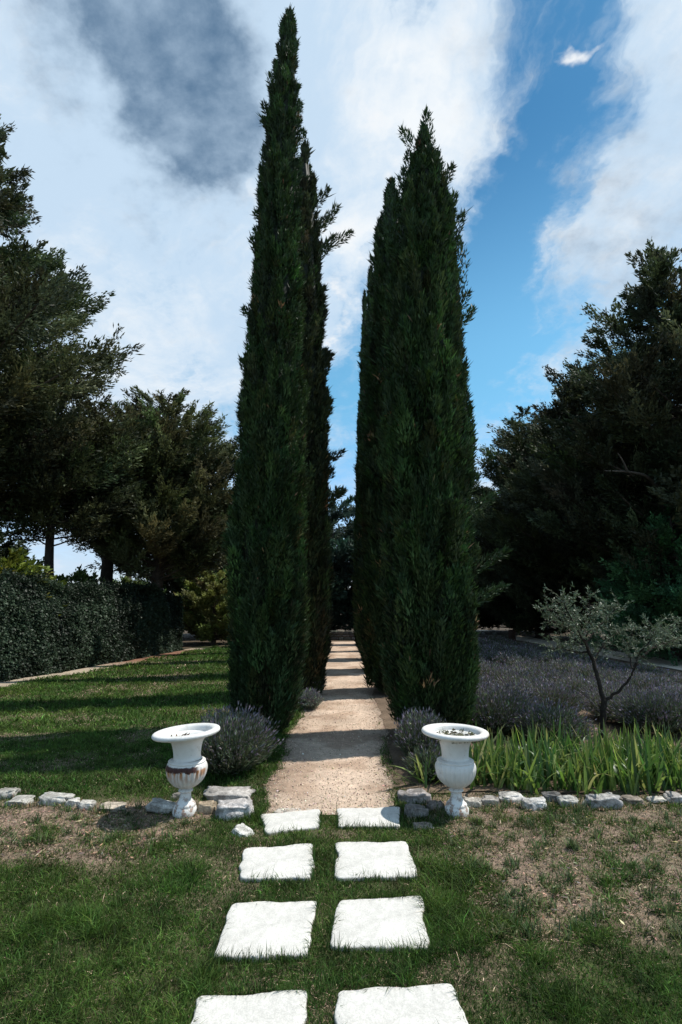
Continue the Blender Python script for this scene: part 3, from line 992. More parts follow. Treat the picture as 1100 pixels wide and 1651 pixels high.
# ------------------------------------------------------------------ small olive tree
def olive():
    Y = 7.45
    base = P(970, 1192, Y)
    base.z = 0
    root = empty('olive_tree', base)
    tag(root, 'young olive tree with forked trunk and grey leaves behind the irises', 'olive tree')
    rng = np.random.default_rng(71)

    def w(px, py, dy=0.0):
        p = P(px, py, Y + dy) - base
        return np.array(p)
    bark = (.030, .025, .020)
    tb = MB()

    def limb(pts, r0, r1, n=5):
        q = spline([tuple(p) for p in pts], n)
        q = np.array(q) + rng.normal(0, .006, (len(q), 3))
        tb.tube(q, np.linspace(r0, r1, len(q)), bark, 7)
        return q
    main = limb([w(970, 1192), w(972, 1165), w(973, 1142), w(974, 1128)], .044, .036)
    l1 = limb([w(974, 1130), w(966, 1098, .05), w(957, 1068, .1), w(948, 1046, .1), w(944, 1030, .12)], .030, .018)
    r1 = limb([w(975, 1132), w(992, 1118, -.05), w(1012, 1100, -.1), w(1022, 1080, -.15), w(1036, 1060, -.15)], .022, .009)
    ends = []
    for a in ((w(944, 1032, .12), w(925, 1022, .2), w(905, 1008, .3), w(880, 1000, .3)),
              (w(944, 1032, .12), w(950, 1012, 0), w(952, 985, -.1), w(948, 962, -.1)),
              (w(948, 1046, .1), w(935, 1020, -.2), w(915, 985, -.35), w(905, 965, -.35)),
              (w(946, 1036, .1), w(965, 1010, .2), w(985, 990, .35), w(1000, 975, .35)),
              (w(957, 1068, .1), w(970, 1045, .2), w(985, 1028, .3), w(1003, 1016, .4)),
              (w(946, 1036, .1), w(930, 1005, .0), w(900, 985, .1), w(872, 985, .1)),
              (w(1022, 1080, -.15), w(1030, 1056, -.2), w(1046, 1036, -.3), w(1056, 1012, -.3)),
              (w(1036, 1060, -.15), w(1052, 1046, -.1), w(1070, 1038, .0), w(1092, 1030, .05)),
              (w(1022, 1080, -.15), w(1014, 1056, .0), w(1016, 1034, .1), w(1022, 1016, .1)),
              (w(1036, 1060, -.15), w(1062, 1030, .15), w(1085, 1010, .2), w(1102, 1002, .2)),
              (w(950, 1050, .1), w(930, 1052, .25), w(905, 1045, .35), w(890, 1046, .4))):
        ends.append(limb(a, .012, .004, 6))
    lf = MB()
    C, D = [], []
    for e in ends:
        for k in range(30):
            p = e[rng.integers(len(e) // 4, len(e))]
            d = rng.normal(0, 1, 3) * np.array([1, 1, .75]) + [0, 0, .45]
            d /= np.linalg.norm(d)
            L = rng.uniform(.10, .30)
            tw = p + d * L
            tb.tube([p, p + d * L * .5 + rng.normal(0, .01, 3), tw], (.0035, .0025, .0015), (.12, .11, .085), 3)
            n = int(L * 95)
            s = rng.uniform(.1, 1.05, n)
            C.append(p + d * (s * L)[:, None])
            D.append(d * .8 + rng.normal(0, .7, (n, 3)))
    C, D = np.concatenate(C), np.concatenate(D)
    n = len(C)
    cc = np.where(rng.uniform(0, 1, (n, 1)) < .45, np.array([[.165, .205, .14]]), np.array([[.075, .11, .058]])) * np.exp(rng.normal(0, .25, (n, 1)))
    lf.leaves(C, D, rng.normal(0, 1, (n, 3)), rng.uniform(.035, .06, n), rng.uniform(.010, .016, n), cc)
    lf.build('crown', M_olive, root)
    tb.build('trunk', M_bark, root, True)


olive()


# ------------------------------------------------------------------ lavender
def lav_mesh(b, fb, c0, rx, ry, h, rng, n, spike=.38, wf=1.0, green=(.080, .100, .060), purple=(.165, .148, .178)):
    az = rng.uniform(0, 2 * PI, n)
    q = rng.uniform(0, 1, n) ** .55
    tilt = q * 1.15
    br = rng.uniform(0, .42, n)
    base = np.stack([np.cos(az) * rx * br, np.sin(az) * ry * br, 0 * az], 1)
    L = rng.uniform(.72, 1.06, n)
    az2 = az
    az = az + rng.normal(0, .35, n)
    L *= rng.choice([1, 1, .88, .78], n)
    d = np.stack([np.cos(az) * np.sin(tilt) * rx * .86, np.sin(az) * np.sin(tilt) * ry, np.cos(tilt) * h], 1)
    tip = base + d * L[:, None]
    tip[:, 2] = np.maximum(tip[:, 2], .03)
    c = c0 + base
    ax = tip - base
    ln = np.linalg.norm(ax, axis=1)
    st = .35
    # leafy shoots in the cushion
    m = int(n * 3.0)
    i = rng.integers(0, n, m)
    s = rng.uniform(.2, .94, m)
    lc = c[i] + ax[i] * s[:, None] + rng.normal(0, .012, (m, 3))
    b.leaves(lc, ax[i] / ln[i][:, None] + rng.normal(0, .45, (m, 3)), rng.normal(0, 1, (m, 3)), rng.uniform(.035, .075, m) * wf, rng.uniform(.007, .012, m) * wf, colvar(rng, green, m, .45))
    # flower stems
    b.leaves(c + ax * st, ax, rng.normal(0, 1, (n, 3)), ln * (1 - st), np.full(n, .007 * wf), colvar(rng, np.array(green) * 1.1, n, .2))
    # flower spikes
    k = rng.uniform(0, 1, n) < spike
    t = tip[k] + c0
    m = k.sum()
    dd = ax[k] / ln[k][:, None] + rng.normal(0, .18, (m, 3))
    for _ in range(2):
        fb.leaves(t - dd * .02, dd, rng.normal(0, 1, (m, 3)), rng.uniform(.03, .06, m) * wf ** .5, rng.uniform(.010, .016, m) * wf, colvar(rng, purple, m, .4, .1))


def lavender(x, y, rx, ry, h, label, seed, n, **kw):
    b, fb = MB(), MB()
    lav_mesh(b, fb, np.zeros(3), rx, ry, h, np.random.default_rng(seed), n, **kw)
    o = empty('lavender_bush', (x, y, float(gz(x, y))))
    b.build('foliage', M_lav, o)
    fb.build('flowers', M_lav, o)['kind'] = 'stuff'
    return tag(o, label, 'lavender', 'lavender bushes by the path')


lavender(-1.13, 6.0, .46, .55, .60, 'large grey lavender bush right of the rusty urn at the cypress foot', 81, 5200, spike=.30)
lavender(-1.32, 6.75, .30, .32, .46, 'smaller lavender tuft behind the large bush, left of the tallest cypress', 82, 1500)
lavender(.88, 6.35, .29, .45, .52, 'grey lavender bush left of the flaking urn at the cypress foot', 83, 3400, spike=.35)
lavender(.92, 5.75, .30, .28, .30, 'low dull green lavender clump behind the flaking urn', 84, 1500, spike=.1)
lavender(-.52, 9.6, .20, .34, .30, 'silvery tuft spilling over the left edge of the path', 85, 1200, spike=.5, green=(.16, .19, .15))
lavender(-.50, 10.9, .20, .30, .42, 'flowering tuft beyond the silvery one on the path edge', 86, 900, spike=.7)
lavender(2.05, 7.7, .62, .62, .62, 'lavender bush at the near end of the field, left of the olive trunk', 87, 5200, spike=.5)
lavender(2.62, 7.25, .50, .52, .48, 'low dark lavender bush just behind the irises', 88, 3600, spike=.35)
lavender(4.25, 7.75, .62, .55, .58, 'lavender bush right of the olive trunk', 89, 4600, spike=.5)
lavender(5.1, 7.9, .62, .6, .6, 'lavender bush by the right edge of the photo', 90, 4200, spike=.5)

b = MB()
rng = np.random.default_rng(91)
for ri, rx in enumerate(np.arange(2.35, 7.3, .92)):
    y = 8.5 + (ri % 2) * .3
    while y < 25.5:
        k = max(1.0, y / 9)
        n = int(2600 / k ** 1.6)
        ok = math.hypot(rx - 3.32, y - 7.45) > .7
        if ok:
            lav_mesh(b, b, np.array([rx + rng.normal(0, .08), y, 0]), .50 * rng.uniform(.85, 1.15), .52, .48 * rng.uniform(.85, 1.15) * (1 if rx < 5.2 else .6), rng, n, .5, k ** .8,
                     np.array((.105, .120, .075)) * rng.uniform(.8, 1.15), np.array((.190, .168, .196)) * rng.uniform(.8, 1.15))
        y += .86 * rng.uniform(.9, 1.1)
tag(b.build('lavender_field', M_lav), 'rows of greyish purple lavender filling the bed on the right', 'lavender field', kind='stuff')


# ------------------------------------------------------------------ irises
def iris_mesh(seed, n):
    rng = np.random.default_rng(seed)
    b = MB()
    for k in range(n):
        az = rng.uniform(0, 2 * PI)
        L = rng.uniform(.20, .54)
        out = rng.uniform(.02, .20) * (2.2 if rng.uniform() < .12 else 1)
        w0 = rng.uniform(.018, .030)
        ts = np.linspace(0, 1, 7)
        d = np.array([math.cos(az), math.sin(az), 0])
        p0 = rng.normal(0, .05, 3) * [1, 1, 0]
        bend = 0 if rng.uniform() < .7 else rng.uniform(.4, 1.1)
        p = p0 + d * (out * ts + bend * L * .5 * ts ** 3)[:, None] + np.array([0, 0, 1]) * (L * (ts - bend * .45 * ts ** 3))[:, None]
        a2 = az + PI / 2 + rng.normal(0, .5)
        s = np.array([math.cos(a2), math.sin(a2), 0])
        w = w0 * np.where(ts < .55, 1, 1 - ((ts - .55) / .45) ** 1.6) * .5 + .0006
        V = np.stack([p - s * w[:, None], p + d * (.003), p + s * w[:, None]], 1).reshape(-1, 3)
        f = []
        for i in range(6):
            f += [(i * 3, i * 3 + 1, i * 3 + 4, i * 3 + 3), (i * 3 + 1, i * 3 + 2, i * 3 + 5, i * 3 + 4)]
        u = rng.uniform()
        base = (.34, .32, .13) if u < .05 else ((.18, .25, .066) if u < .35 else (.072, .140, .036))
        c = colvar(rng, base, 1, .18, .06)
        tipc = np.clip((np.repeat(ts, 3)[:, None] - .8) / .2, 0, 1) * (rng.uniform() < .5)
        b.add(V, c * (1 - tipc * .6) + np.array([.28, .24, .12]) * tipc * .6, f)
    o = b.build('iris_plant', M_iris, smooth=True)
    COL.objects.unlink(o)
    return o


protos = [iris_mesh(400 + k, 15 + k) for k in range(7)]
rng = np.random.default_rng(77)
ips = []
for row, (y, x0) in enumerate(((5.44, 1.20), (5.66, 1.26), (5.90, 1.32), (6.14, 1.5))):
    x = x0
    while x < 4.15:
        ips.append((x, y + rng.normal(0, .05)))
        x += rng.uniform(.11, .18)
ips += [(.76, 5.55), (.86, 5.70), (1.06, 5.55), (1.12, 5.72)]
for k, (x, y) in enumerate(ips):
    o = protos[k % 7].copy()
    COL.objects.link(o)
    o.location = (x, y, float(gz(x, y)) - .005)
    o.rotation_euler = (0, 0, rng.uniform(0, 6.28))
    sc = rng.uniform(.82, 1.08) * (.58 if x < 1.15 else 1)
    o.scale = (1, 1, sc)
    tag(o, 'fan of upright green iris leaves in the stone edged bed', 'iris', 'irises in the stone edged bed')


# ------------------------------------------------------------------ grass
def grass_pts(rng, x0, x1, y0, y1, dens):
    n = int((x1 - x0) * (y1 - y0) * dens)
    return rng.uniform(x0, x1, n), rng.uniform(y0, y1, n)


def grass_ok(x, y):
    ok = np.ones(len(x), bool)
    for q in PAV_W:
        ok &= ~in_poly(x, y, q, -.006)
    l, r = path_edges(y)
    ok &= ~((x > l + .12 * fbm(x * 7, y * 7, 63, 3) - .02) & (x < r - .12 * fbm(x * 7, y * 7, 64, 3) + .02) & (y > 4.85))
    ok &= ~((x > .55) & (y > 5.32))
    ok &= x > hedge_x(y) + .62 + .15 * np.sin(y * 2.3)
    ok &= ~((np.abs(x + .05) < .55) & (y > 4.75) & (y < 4.9))
    return ok


bands = [(1.7, 2.6, 2.6, 36000, .0034, .030), (2.6, 3.5, 3.1, 29000, .0037, .031), (3.5, 5.3, 4.3, 17000, .0046, .032),
         (5.3, 8, 6.0, 7500, .0070, .036), (8, 13, 8.5, 2200, .012, .055), (13, 23.5, 9.5, 700, .022, .065)]
gb, db = MB(), MB()
rng = np.random.default_rng(55)
for y0, y1, xw, dens, w, h in bands:
    x, y = grass_pts(rng, -xw, min(xw, 4.6), y0, y1, dens)
    k = grass_ok(x, y)
    x, y = x[k], y[k]
    clump = fbm(x * 5, y * 5, 21, 3)
    dr = dryness(x, y)
    keep = rng.uniform(0, 1, len(x)) < np.clip(.30 + 1.3 * clump, 0, 1) * (1 - .25 * dr)
    x, y, dr, clump = x[keep], y[keep], dr[keep], clump[keep]
    n = len(x)
    hh = h * np.exp(rng.normal(0, .35, n)) * (.55 + .9 * clump) * (1 - .35 * dr)
    # tufts that stand higher in the dry part
    tuft = sstep(.66, .74, fbm(x * 3.2, y * 3.2, 90, 2)) * (y < 5)
    hh *= 1 + .8 * tuft
    az = rng.uniform(0, 2 * PI, n)
    ln = hh * rng.uniform(.2, 1.5, n)
    la = rng.uniform(0, 2 * PI, n)
    lean = np.stack([np.cos(la) * ln, np.sin(la) * ln, -ln * .25], 1)
    c = np.stack([x, y, gz(x, y) - .004], 1)
    isdry = rng.uniform(0, 1, n) < (.09 + .84 * dr) * (1 - .75 * tuft)
    hue = fbm(x * 1.1, y * 1.1, 44, 3)[:, None]
    green = np.array([.038, .098, .020]) * (1 - hue) + np.array([.092, .140, .030]) * hue
    fine = np.clip(.35 + 1.35 * (fbm(x * 9, y * 9, 71, 3) - .1)[:, None], .3, 1.7)
    cg = green * fine * (.82 + .22 * sstep(5.5, 7, y))[:, None] * np.exp(rng.normal(0, .42, (n, 1))) * np.exp(rng.normal(0, .10, (n, 3)))  # farther lawn brightened in colour to offset heavy cypress shadows
    cd = np.array([.37, .275, .195]) * np.exp(rng.normal(0, .5, (n, 1)))
    for bb, s, cc in ((gb, ~isdry, cg), (db, isdry, cd)):
        wj = w * np.exp(rng.normal(0, .25, s.sum()))
        l2 = lean[s].copy()
        h2 = hh[s].copy()
        if bb is db:
            l2 *= 1.7
            h2 *= .55
        bb.blades(c[s], l2, h2, wj, az[s], cc[s])
# longer blades hanging over the slab edges
for q in PAV_W:
    for (ax, ay), (bx, by) in zip(q, q[1:] + q[:1]):
        L = math.hypot(bx - ax, by - ay)
        n = int(L * 330)
        s = rng.uniform(0, 1, n)
        x, y = ax + (bx - ax) * s, ay + (by - ay) * s
        cx, cy = np.mean([p[0] for p in q]), np.mean([p[1] for p in q])
        ox, oy = x - cx, y - cy
        l = np.hypot(ox, oy)
        x, y = x + ox / l * .012, y + oy / l * .012
        pat = fbm(x * 8, y * 8, 14, 2)
        k = (rng.uniform(0, 1, n) < sstep(.42, .66, pat)) & ~((y > 4.75) & (np.abs(x) < .7))
        x, y, ox, oy = x[k], y[k], -ox[k] / l[k], -oy[k] / l[k]
        n = k.sum()
        hh = rng.uniform(.025, .07, n) * np.exp(rng.normal(0, .3, n))
        ln = rng.uniform(.0, .045, n)
        lean = np.stack([ox * ln, oy * ln, 0 * ln], 1) + rng.normal(0, .014, (n, 3)) * [1, 1, 0]
        gb.blades(np.stack([x, y, gz(x, y)], 1), lean, hh, np.full(n, .0042), rng.uniform(0, 6.28, n), np.array([.045, .085, .024]) * np.exp(rng.normal(0, .3, (n, 1))))
# tufts against the edging stones
for o in [q for q in COL.objects if q.name.startswith('limestone_rock')]:
    wx, wy = o.dimensions.x, o.dimensions.y
    for _ in range(int(4 + wx * 26)):
        x0 = o.location.x + rng.uniform(-.6, .6) * wx
        y0 = o.location.y - wy * rng.uniform(.40, .62)
        if rng.uniform() < .3:
            y0 = o.location.y + wy * .5
        n = rng.integers(4, 14)
        a = rng.uniform(0, 6.28, n)
        ln = rng.uniform(.01, .05, n)
        p = np.stack([x0 + rng.normal(0, .018, n), y0 + rng.normal(0, .012, n), np.full(n, float(gz(x0, y0)))], 1)
        bb, cc_ = (gb, (.055, .09, .03)) if rng.uniform() < .6 else (db, (.30, .24, .15))
        if o.location.x > -.8 and o.location.x < .1:
            continue
        bb.blades(p, np.stack([np.cos(a) * ln, np.sin(a) * ln, -ln * .2], 1), rng.uniform(.02, .07, n), rng.uniform(.003, .006, n), a + 1.57, colvar(rng, cc_, n, .3))
# weedy tufts
for k in range(330):
    if k < 250:
        x0, y0 = rng.uniform(.7, 3.2), rng.uniform(3.1, 5.0)
    else:
        x0, y0 = rng.uniform(-3.2, -1.2), rng.uniform(4.2, 5.1)
    if not grass_ok(np.array([x0]), np.array([y0]))[0]:
        continue
    n = rng.integers(10, 40)
    a = rng.uniform(0, 6.28, n)
    hh = rng.uniform(.03, .085, n) * rng.uniform(.7, 1.3)
    ln = rng.uniform(.02, .09, n)
    p = np.stack([x0 + rng.normal(0, .02, n), y0 + rng.normal(0, .02, n), np.full(n, float(gz(x0, y0)))], 1)
    gb.blades(p, np.stack([np.cos(a) * ln, np.sin(a) * ln, -ln * .2], 1), hh, rng.uniform(.004, .008, n), a + 1.57, colvar(rng, (.062, .092, .036) if k % 3 else (.10, .12, .05), n, .35))
tag(gb.build('lawn_grass', M_grass), 'short green lawn grass around slabs and urns', 'grass', kind='stuff')
tag(db.build('dry_grass', M_grass), 'straw coloured dry grass in front of the edging stones', 'grass', kind='stuff')

# loose pebbles on the walk and litter on the dry turf
b = MB()
ico = bmesh.new()
bmesh.ops.create_icosphere(ico, subdivisions=1, radius=1)
iv = np.array([v.co[:] for v in ico.verts])
ifc = np.array([[v.index for v in f.verts] for f in ico.faces])
ico.free()
n = 6500
y = 4.75 + 8 * rng.uniform(0, 1, n) ** 1.8
l, r = path_edges(y)
x = l + (r - l) * rng.uniform(0, 1, n)
s = rng.uniform(.0025, .006, n) * np.exp(rng.normal(0, .3, n))
V = iv[None] * s[:, None, None] * rng.uniform(.6, 1.2, (n, 1, 3)) + np.stack([x, y, gz(x, y) + .009 + s * .3], 1)[:, None]
cc = np.repeat(colvar(rng, (.52, .40, .30), n, .35, .06), len(iv), 0)
b.add(V.reshape(-1, 3), cc, None, (ifc[None] + (np.arange(n) * len(iv))[:, None, None]).reshape(-1, 3))
tag(b.build('gravel', M_pebble), 'loose pebbles scattered over the sandy walk', 'gravel', kind='stuff')

b = MB()
n = 8500
x = np.where(rng.uniform(0, 1, n) < .6, rng.uniform(.7, 3.3, n), rng.uniform(-3.4, -1.1, n))
y = np.where(x > 0, rng.uniform(3.1, 5.1, n), rng.uniform(4.0, 5.0, n))
n2 = 2600
py2 = 4.8 + 9 * rng.uniform(0, 1, n2)
l, r = path_edges(py2)
px2 = np.where(rng.uniform(0, 1, n2) < .5, l + .2 * rng.uniform(0, 1, n2) ** 2, r - .2 * rng.uniform(0, 1, n2) ** 2)
x, y = np.concatenate([x, px2]), np.concatenate([y, py2])
k = np.ones(len(x), bool)
for q in PAV_W:
    k &= ~in_poly(x, y, q, .01)
x, y = x[k], y[k]
n = len(x)
b.leaves(np.stack([x, y, gz(x, y) + .014], 1), jit(rng, n, 1) * [1, 1, .2], jit(rng, n, .3) + [0, 0, 1], rng.uniform(.015, .05, n), rng.uniform(.004, .013, n), colvar(rng, (.20, .145, .10), n, .5))
tag(b.build('leaf_litter', M_lav), 'dry twigs and fallen scales on the bare turf', 'litter', kind='stuff')


# ------------------------------------------------------------------ walls, post, shed
def box(b, x0, x1, y0, y1, z0, z1, col):
    v = [(x, y, z) for z in (z0, z1) for y in (y0, y1) for x in (x0, x1)]
    b.add(v, col, [(0, 2, 3, 1), (4, 5, 7, 6), (0, 1, 5, 4), (2, 6, 7, 3), (0, 4, 6, 2), (1, 3, 7, 5)])


def rubble(name, x0, x1, y, h, th, label, seed):
    rng = np.random.default_rng(seed)
    b = MB()
    box(b, x0 + .05, x1 - .05, y - th / 2 + .05, y + th / 2 - .05, -.05, h - .05, (.10, .09, .075))
    z = 0
    while z < h - .02:
        ch = min(rng.uniform(.10, .17), h - z)
        x = x0
        while x < x1:
            w = rng.uniform(.16, .42)
            bm = bmesh.new()
            bmesh.ops.create_cube(bm, size=1)
            bmesh.ops.subdivide_edges(bm, edges=bm.edges[:], cuts=2, use_grid_fill=True)
            vv = []
            for v in bm.verts:
                p = v.co
                q = p * (1 - .10 * (abs(p.x) + abs(p.y) + abs(p.z) - .5))
                vv.append((q.x * w * .99 + x + w / 2 + rng.normal(0, .006), q.y * th * rng.uniform(.98, 1.02) + y + rng.normal(0, .004), q.z * ch * .98 + z + ch / 2 + rng.normal(0, .005)))
            fl = [[v.index for v in f.verts] for f in bm.faces]
            bm.free()
            b.add(vv, colvar(rng, (.15, .138, .12), 1, .3, .05)[0], fl)
            x += w
        z += ch
    o = b.build(name, M_wall)
    return tag(o, label, 'wall')


rubble('stone_wall', -2.4, 8.3, 28.0, .46, .42, 'low grey rubble stone wall at the end of the path', 501)

gx, gy = G(818, 1040)
b = MB()
zz = np.array([-.05, .0, .3, .52, .56, .57])
b.tube(np.stack([0 * zz, 0 * zz, zz], 1), np.array([.17, .175, .17, .168, .15, .0]), (.055, .032, .024), 12)
o = b.build('wooden_stump', M_bark)
o.location = (8.15, 26.9, 0)
tag(o, 'short dark brown wooden stump at the end of the low stone wall', 'stump')

shx, shy = P(118, 957, 27).x, 27.0
root = empty('garden_shed', (shx, shy, 0))
tag(root, 'low garden shed, pale tiled roof just above the hedge', 'shed')
b = MB()
box(b, -1.5, 1.5, -1, 1, -.05, 1.95, (.45, .40, .33))
b.build('wall', M_wall, root)
b = MB()
rng = np.random.default_rng(9)
nt_ = 16
for sgn in (-1, 1):
    for k in range(nt_):
        for row in range(6):
            x = -1.7 + 3.4 * (k + .5) / nt_
            y0, y1 = sgn * 1.25 * (1 - row / 6), sgn * 1.25 * (1 - (row + 1.15) / 6)
            z0, z1 = 1.95 + .55 * row / 6 + .02, 1.95 + .55 * (row + 1.15) / 6
            a = np.linspace(0, PI, 5)
            r_ = 3.4 / nt_ * .55
            V = [(x + math.cos(q) * r_, yy, zq + math.sin(q) * .07) for yy, zq in ((y0, z0 + .03), (y1, z1)) for q in a]
            b.add(V, colvar(rng, (.50, .38, .28), 1, .15, .05)[0], [(i, i + 1, i + 6, i + 5) for i in range(4)])
b.tube([(-1.72, 0, 2.54), (0, 0, 2.55), (1.72, 0, 2.54)], (.09, .09, .09), (.48, .36, .27), 8)
# gable ends
b.add([(-1.5, -1, 1.95), (-1.5, 1, 1.95), (-1.5, 0, 2.46), (1.5, -1, 1.95), (1.5, 1, 1.95), (1.5, 0, 2.46)], (.45, .40, .33), None, [(0, 2, 1), (3, 4, 5)])
b.build('roof', M_roof, root)

# ------------------------------------------------------------------ light
SUN_EL = R(59)
SUN_AZ = math.atan2(.97, .24)          # from +Y towards +X
sd = Vector((math.sin(SUN_AZ) * math.cos(SUN_EL), math.cos(SUN_AZ) * math.cos(SUN_EL), math.sin(SUN_EL)))
sun_d = bpy.data.lights.new('sun', 'SUN')
sun_d.energy = 5.0
sun_d.angle = R(.55)
sun_d.color = (1.0, .955, .88)
sun = bpy.data.objects.new('sun', sun_d)
COL.objects.link(sun)
sun.rotation_euler = (-sd).to_track_quat('-Z', 'Y').to_euler()
sun.location = sd * 50

W = bpy.data.worlds.new('World')
SC.world = W
W.use_nodes = True
nt = W.node_tree
bg = nt.nodes['Background']
STR = .15
bg.inputs['Strength'].default_value = STR
sky = N(nt, 'ShaderNodeTexSky')
sky.sky_type = 'NISHITA'
sky.sun_disc = False
sky.sun_elevation = SUN_EL
sky.sun_rotation = SUN_AZ
sky.altitude = 200
sky.air_density = 1.2
sky.dust_density = .6
sky.ozone_density = 1.0
tc = N(nt, 'ShaderNodeTexCoord')
DIR = tc.outputs['Generated']


def wm(op, a, c=None, d=None):
    n = N(nt, 'ShaderNodeMath', operation=op)
    for i, q in enumerate((a, c, d)):
        if q is None:
            continue
        if isinstance(q, (int, float)):
            n.inputs[i].default_value = q
        else:
            nt.links.new(q, n.inputs[i])
    return n.outputs[0]


def wramp(x, a, c, lo=0.0, hi=1.0):
    n = N(nt, 'ShaderNodeMapRange', interpolation_type='SMOOTHSTEP')
    nt.links.new(x, n.inputs[0])
    for i, q in enumerate((a, c, lo, hi)):
        n.inputs[i + 1].default_value = q
    return n.outputs[0]


def wmix(f, a, c):
    n = N(nt, 'ShaderNodeMix', data_type='RGBA')
    nt.links.new(f, n.inputs[0])
    for i, q in ((6, a), (7, c)):
        if isinstance(q, tuple):
            n.inputs[i].default_value = (*q, 1)
        else:
            nt.links.new(q, n.inputs[i])
    return n.outputs[2]


sep = N(nt, 'ShaderNodeSeparateXYZ')
nt.links.new(DIR, sep.inputs[0])
AZ = wm('ARCTAN2', sep.outputs[0], sep.outputs[1])
EL = wm('ARCSINE', sep.outputs[2])
# cloud layer at constant height: stretch the direction onto a plane overhead
zz_ = wm('ADD', wm('MAXIMUM', sep.outputs[2], .0), .30)
comb = N(nt, 'ShaderNodeCombineXYZ')
nt.links.new(wm('DIVIDE', sep.outputs[0], zz_), comb.inputs[0])
nt.links.new(wm('DIVIDE', sep.outputs[1], zz_), comb.inputs[1])


def wnoise(scale, det=7, rough=.55, off=(0, 0, 0), rot=0.0, sc=(1, 1, 1), dist=0.0):
    mp = N(nt, 'ShaderNodeMapping')
    mp.inputs['Location'].default_value = off
    mp.inputs['Rotation'].default_value = (0, 0, rot)
    mp.inputs['Scale'].default_value = sc
    nt.links.new(comb.outputs[0], mp.inputs[0])
    n = N(nt, 'ShaderNodeTexNoise', Scale=scale, Detail=float(det), Roughness=rough, Distortion=dist)
    nt.links.new(mp.outputs[0], n.inputs['Vector'])
    return n


# az/el position, gently warped so that cloud edges billow
wn = wnoise(2.6, 6, .6)
wsub = N(nt, 'ShaderNodeVectorMath', operation='SUBTRACT')
nt.links.new(wn.outputs['Color'], wsub.inputs[0])
wsub.inputs[1].default_value = (.5, .5, .5)
wsc = N(nt, 'ShaderNodeVectorMath', operation='SCALE')
nt.links.new(wsub.outputs[0], wsc.inputs[0])
wsc.inputs['Scale'].default_value = .42
cae = N(nt, 'ShaderNodeCombineXYZ')
nt.links.new(AZ, cae.inputs[0])
nt.links.new(EL, cae.inputs[1])
wadd = N(nt, 'ShaderNodeVectorMath', operation='ADD')
nt.links.new(cae.outputs[0], wadd.inputs[0])
nt.links.new(wsc.outputs[0], wadd.inputs[1])


def blob(px, py, sx, sy, rot=0.0, inner=0.0, warped=True):
    d = ray(px, py)
    d = d / np.linalg.norm(d)
    a, e = math.atan2(d[0], d[1]), math.asin(d[2])
    mp = N(nt, 'ShaderNodeMapping', vector_type='TEXTURE')
    mp.inputs['Location'].default_value = (a, e, 0)
    mp.inputs['Rotation'].default_value = (0, 0, R(rot))
    mp.inputs['Scale'].default_value = (R(sx), R(sy), 1)
    src = N(nt, 'ShaderNodeVectorMath', operation='MULTIPLY')
    nt.links.new((wadd if warped else cae).outputs[0], src.inputs[0])
    src.inputs[1].default_value = (1, 1, 0)
    nt.links.new(src.outputs[0], mp.inputs[0])
    ln = N(nt, 'ShaderNodeVectorMath', operation='LENGTH')
    nt.links.new(mp.outputs[0], ln.inputs[0])
    return wramp(ln.outputs['Value'], 1.0, inner)


def wsum(items):
    t = None
    for w_, x in items:
        y = wm('MULTIPLY', x, w_)
        t = y if t is None else wm('ADD', t, y)
    return t


n1 = wnoise(1.7, 9, .6, dist=.3).outputs['Fac']
n2 = wnoise(3.6, 10, .62, (5.3, 2.2, 0), dist=.5).outputs['Fac']
n3 = wnoise(1.8, 9, .62, (7, 2, 0), R(35), (2.2, .8, 1), .6).outputs['Fac']
n4 = wnoise(16, 8, .6, (1, 5, 0)).outputs['Fac']
fmp = N(nt, 'ShaderNodeMapping', vector_type='TEXTURE')
fmp.inputs['Rotation'].default_value = (0, 0, R(50))
fmp.inputs['Scale'].default_value = (.30, .055, 1)
nt.links.new(wadd.outputs[0], fmp.inputs[0])
fn_ = N(nt, 'ShaderNodeTexNoise', Scale=1.0, Detail=8.0, Roughness=.62)
nt.links.new(fmp.outputs[0], fn_.inputs['Vector'])
fib = fn_.outputs['Fac']
cover = wsum([(1.0, n1), (1.4, n2), (1.2, n3), (1.0, fib), (.5, n4),
              (.62, blob(150, 420, 40, 36)), (.62, blob(560, 140, 30, 26)), (.30, blob(330, 40, 50, 16)),
              (.70, blob(1010, 330, 30, 12, 52)), (.40, blob(830, 455, 11, 5, 20)), (.35, blob(1060, 60, 18, 14)),
              (-.68, blob(875, 200, 28, 11, 72)), (-.74, blob(760, 520, 20, 18)), (-.35, blob(540, 660, 15, 15)), (-.20, blob(1000, 560, 16, 10)), (.35, blob(560, 400, 7, 8))])
alpha = wramp(cover, 2.18, 2.98)
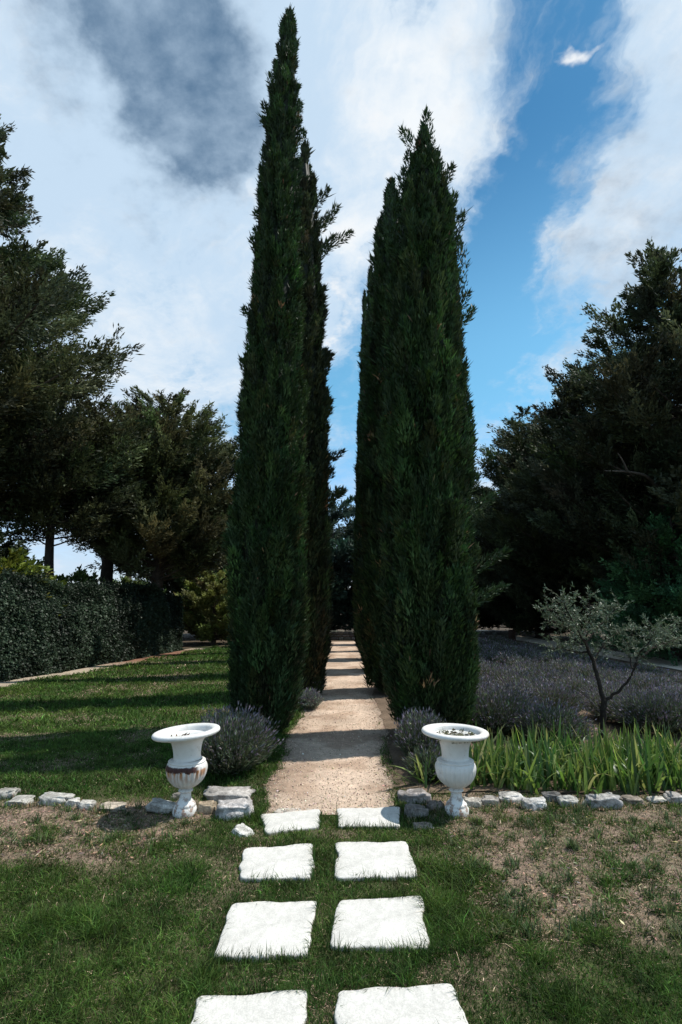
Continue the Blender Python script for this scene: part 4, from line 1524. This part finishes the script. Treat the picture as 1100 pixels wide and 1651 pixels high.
dark = wsum([(.9, blob(150, 10, 22, 11, -6)), (.8, blob(270, 60, 21, 11, -20)), (.85, blob(312, 215, 11, 11)), (.3, blob(400, 250, 11, 8)),
             (.40, blob(870, 130, 14, 20)), (.35, blob(1085, 400, 14, 14)), (-.7, blob(285, 92, 7, 6)), (-.4, blob(150, 120, 12, 6, -30))])
dmod = wramp(wsum([(1.0, n2), (.6, n1), (.5, n4)]), .74, 1.24, .38, 1.0)
darkf = wm('MULTIPLY', wramp(wm('ADD', dark, wm('MULTIPLY', wm('SUBTRACT', n4, .5), .9)), .02, 1.0), dmod)
bright = wsum([(.75, blob(640, 110, 20, 18)), (.6, blob(565, 400, 8, 9)), (.4, blob(400, 350, 4, 3)), (.35, blob(230, 560, 22, 18)), (.35, blob(1020, 300, 20, 12, 52)), (2.2, n2), (.8, n1), (.7, n4), (1.0, fib)])
brf = wramp(bright, 2.38, 3.5)
# puffs: small fair weather scraps
puff = wsum([(.8, blob(922, 66, 4.0, 1.9, -15)), (.8, blob(540, 490, 3.0, 2.2)), (.7, blob(612, 205, 3, 3)), (.7, blob(625, 280, 3, 1.8)),
             (.8, blob(560, 415, 5, 4)), (.6, blob(400, 350, 3.4, 1.8)), (1.8, n4)])
pf = wramp(puff, 1.22, 1.95)
tint = N(nt, 'ShaderNodeMix', data_type='RGBA', blend_type='MULTIPLY')
tint.inputs[0].default_value = 1
nt.links.new(sky.outputs[0], tint.inputs[6])
nt.links.new(wmix(wramp(EL, .42, .78), wmix(wramp(EL, .02, .40), (.86, .93, 1.25), (.62, 1.08, 1.10)), (.25, .60, .74)), tint.inputs[7])
k = 1 / STR
white = wmix(brf, (.58 * k, .74 * k, .91 * k), (.93 * k, .97 * k, 1.0 * k))
cl = wmix(darkf, white, (.095 * k, .185 * k, .31 * k))
col = wmix(alpha, tint.outputs[2], cl)
col = wmix(pf, col, (.92 * k, .95 * k, .98 * k))
nt.links.new(col, bg.inputs['Color'])

# ------------------------------------------------------------------ render settings
SC.view_settings.view_transform = 'Standard'
SC.view_settings.look = 'None'
SC.view_settings.exposure = 0
SC.view_settings.gamma = 1
SC.cycles.max_bounces = 5
SC.cycles.diffuse_bounces = 2
SC.cycles.glossy_bounces = 2
SC.cycles.transmission_bounces = 3
SC.cycles.use_denoising = True
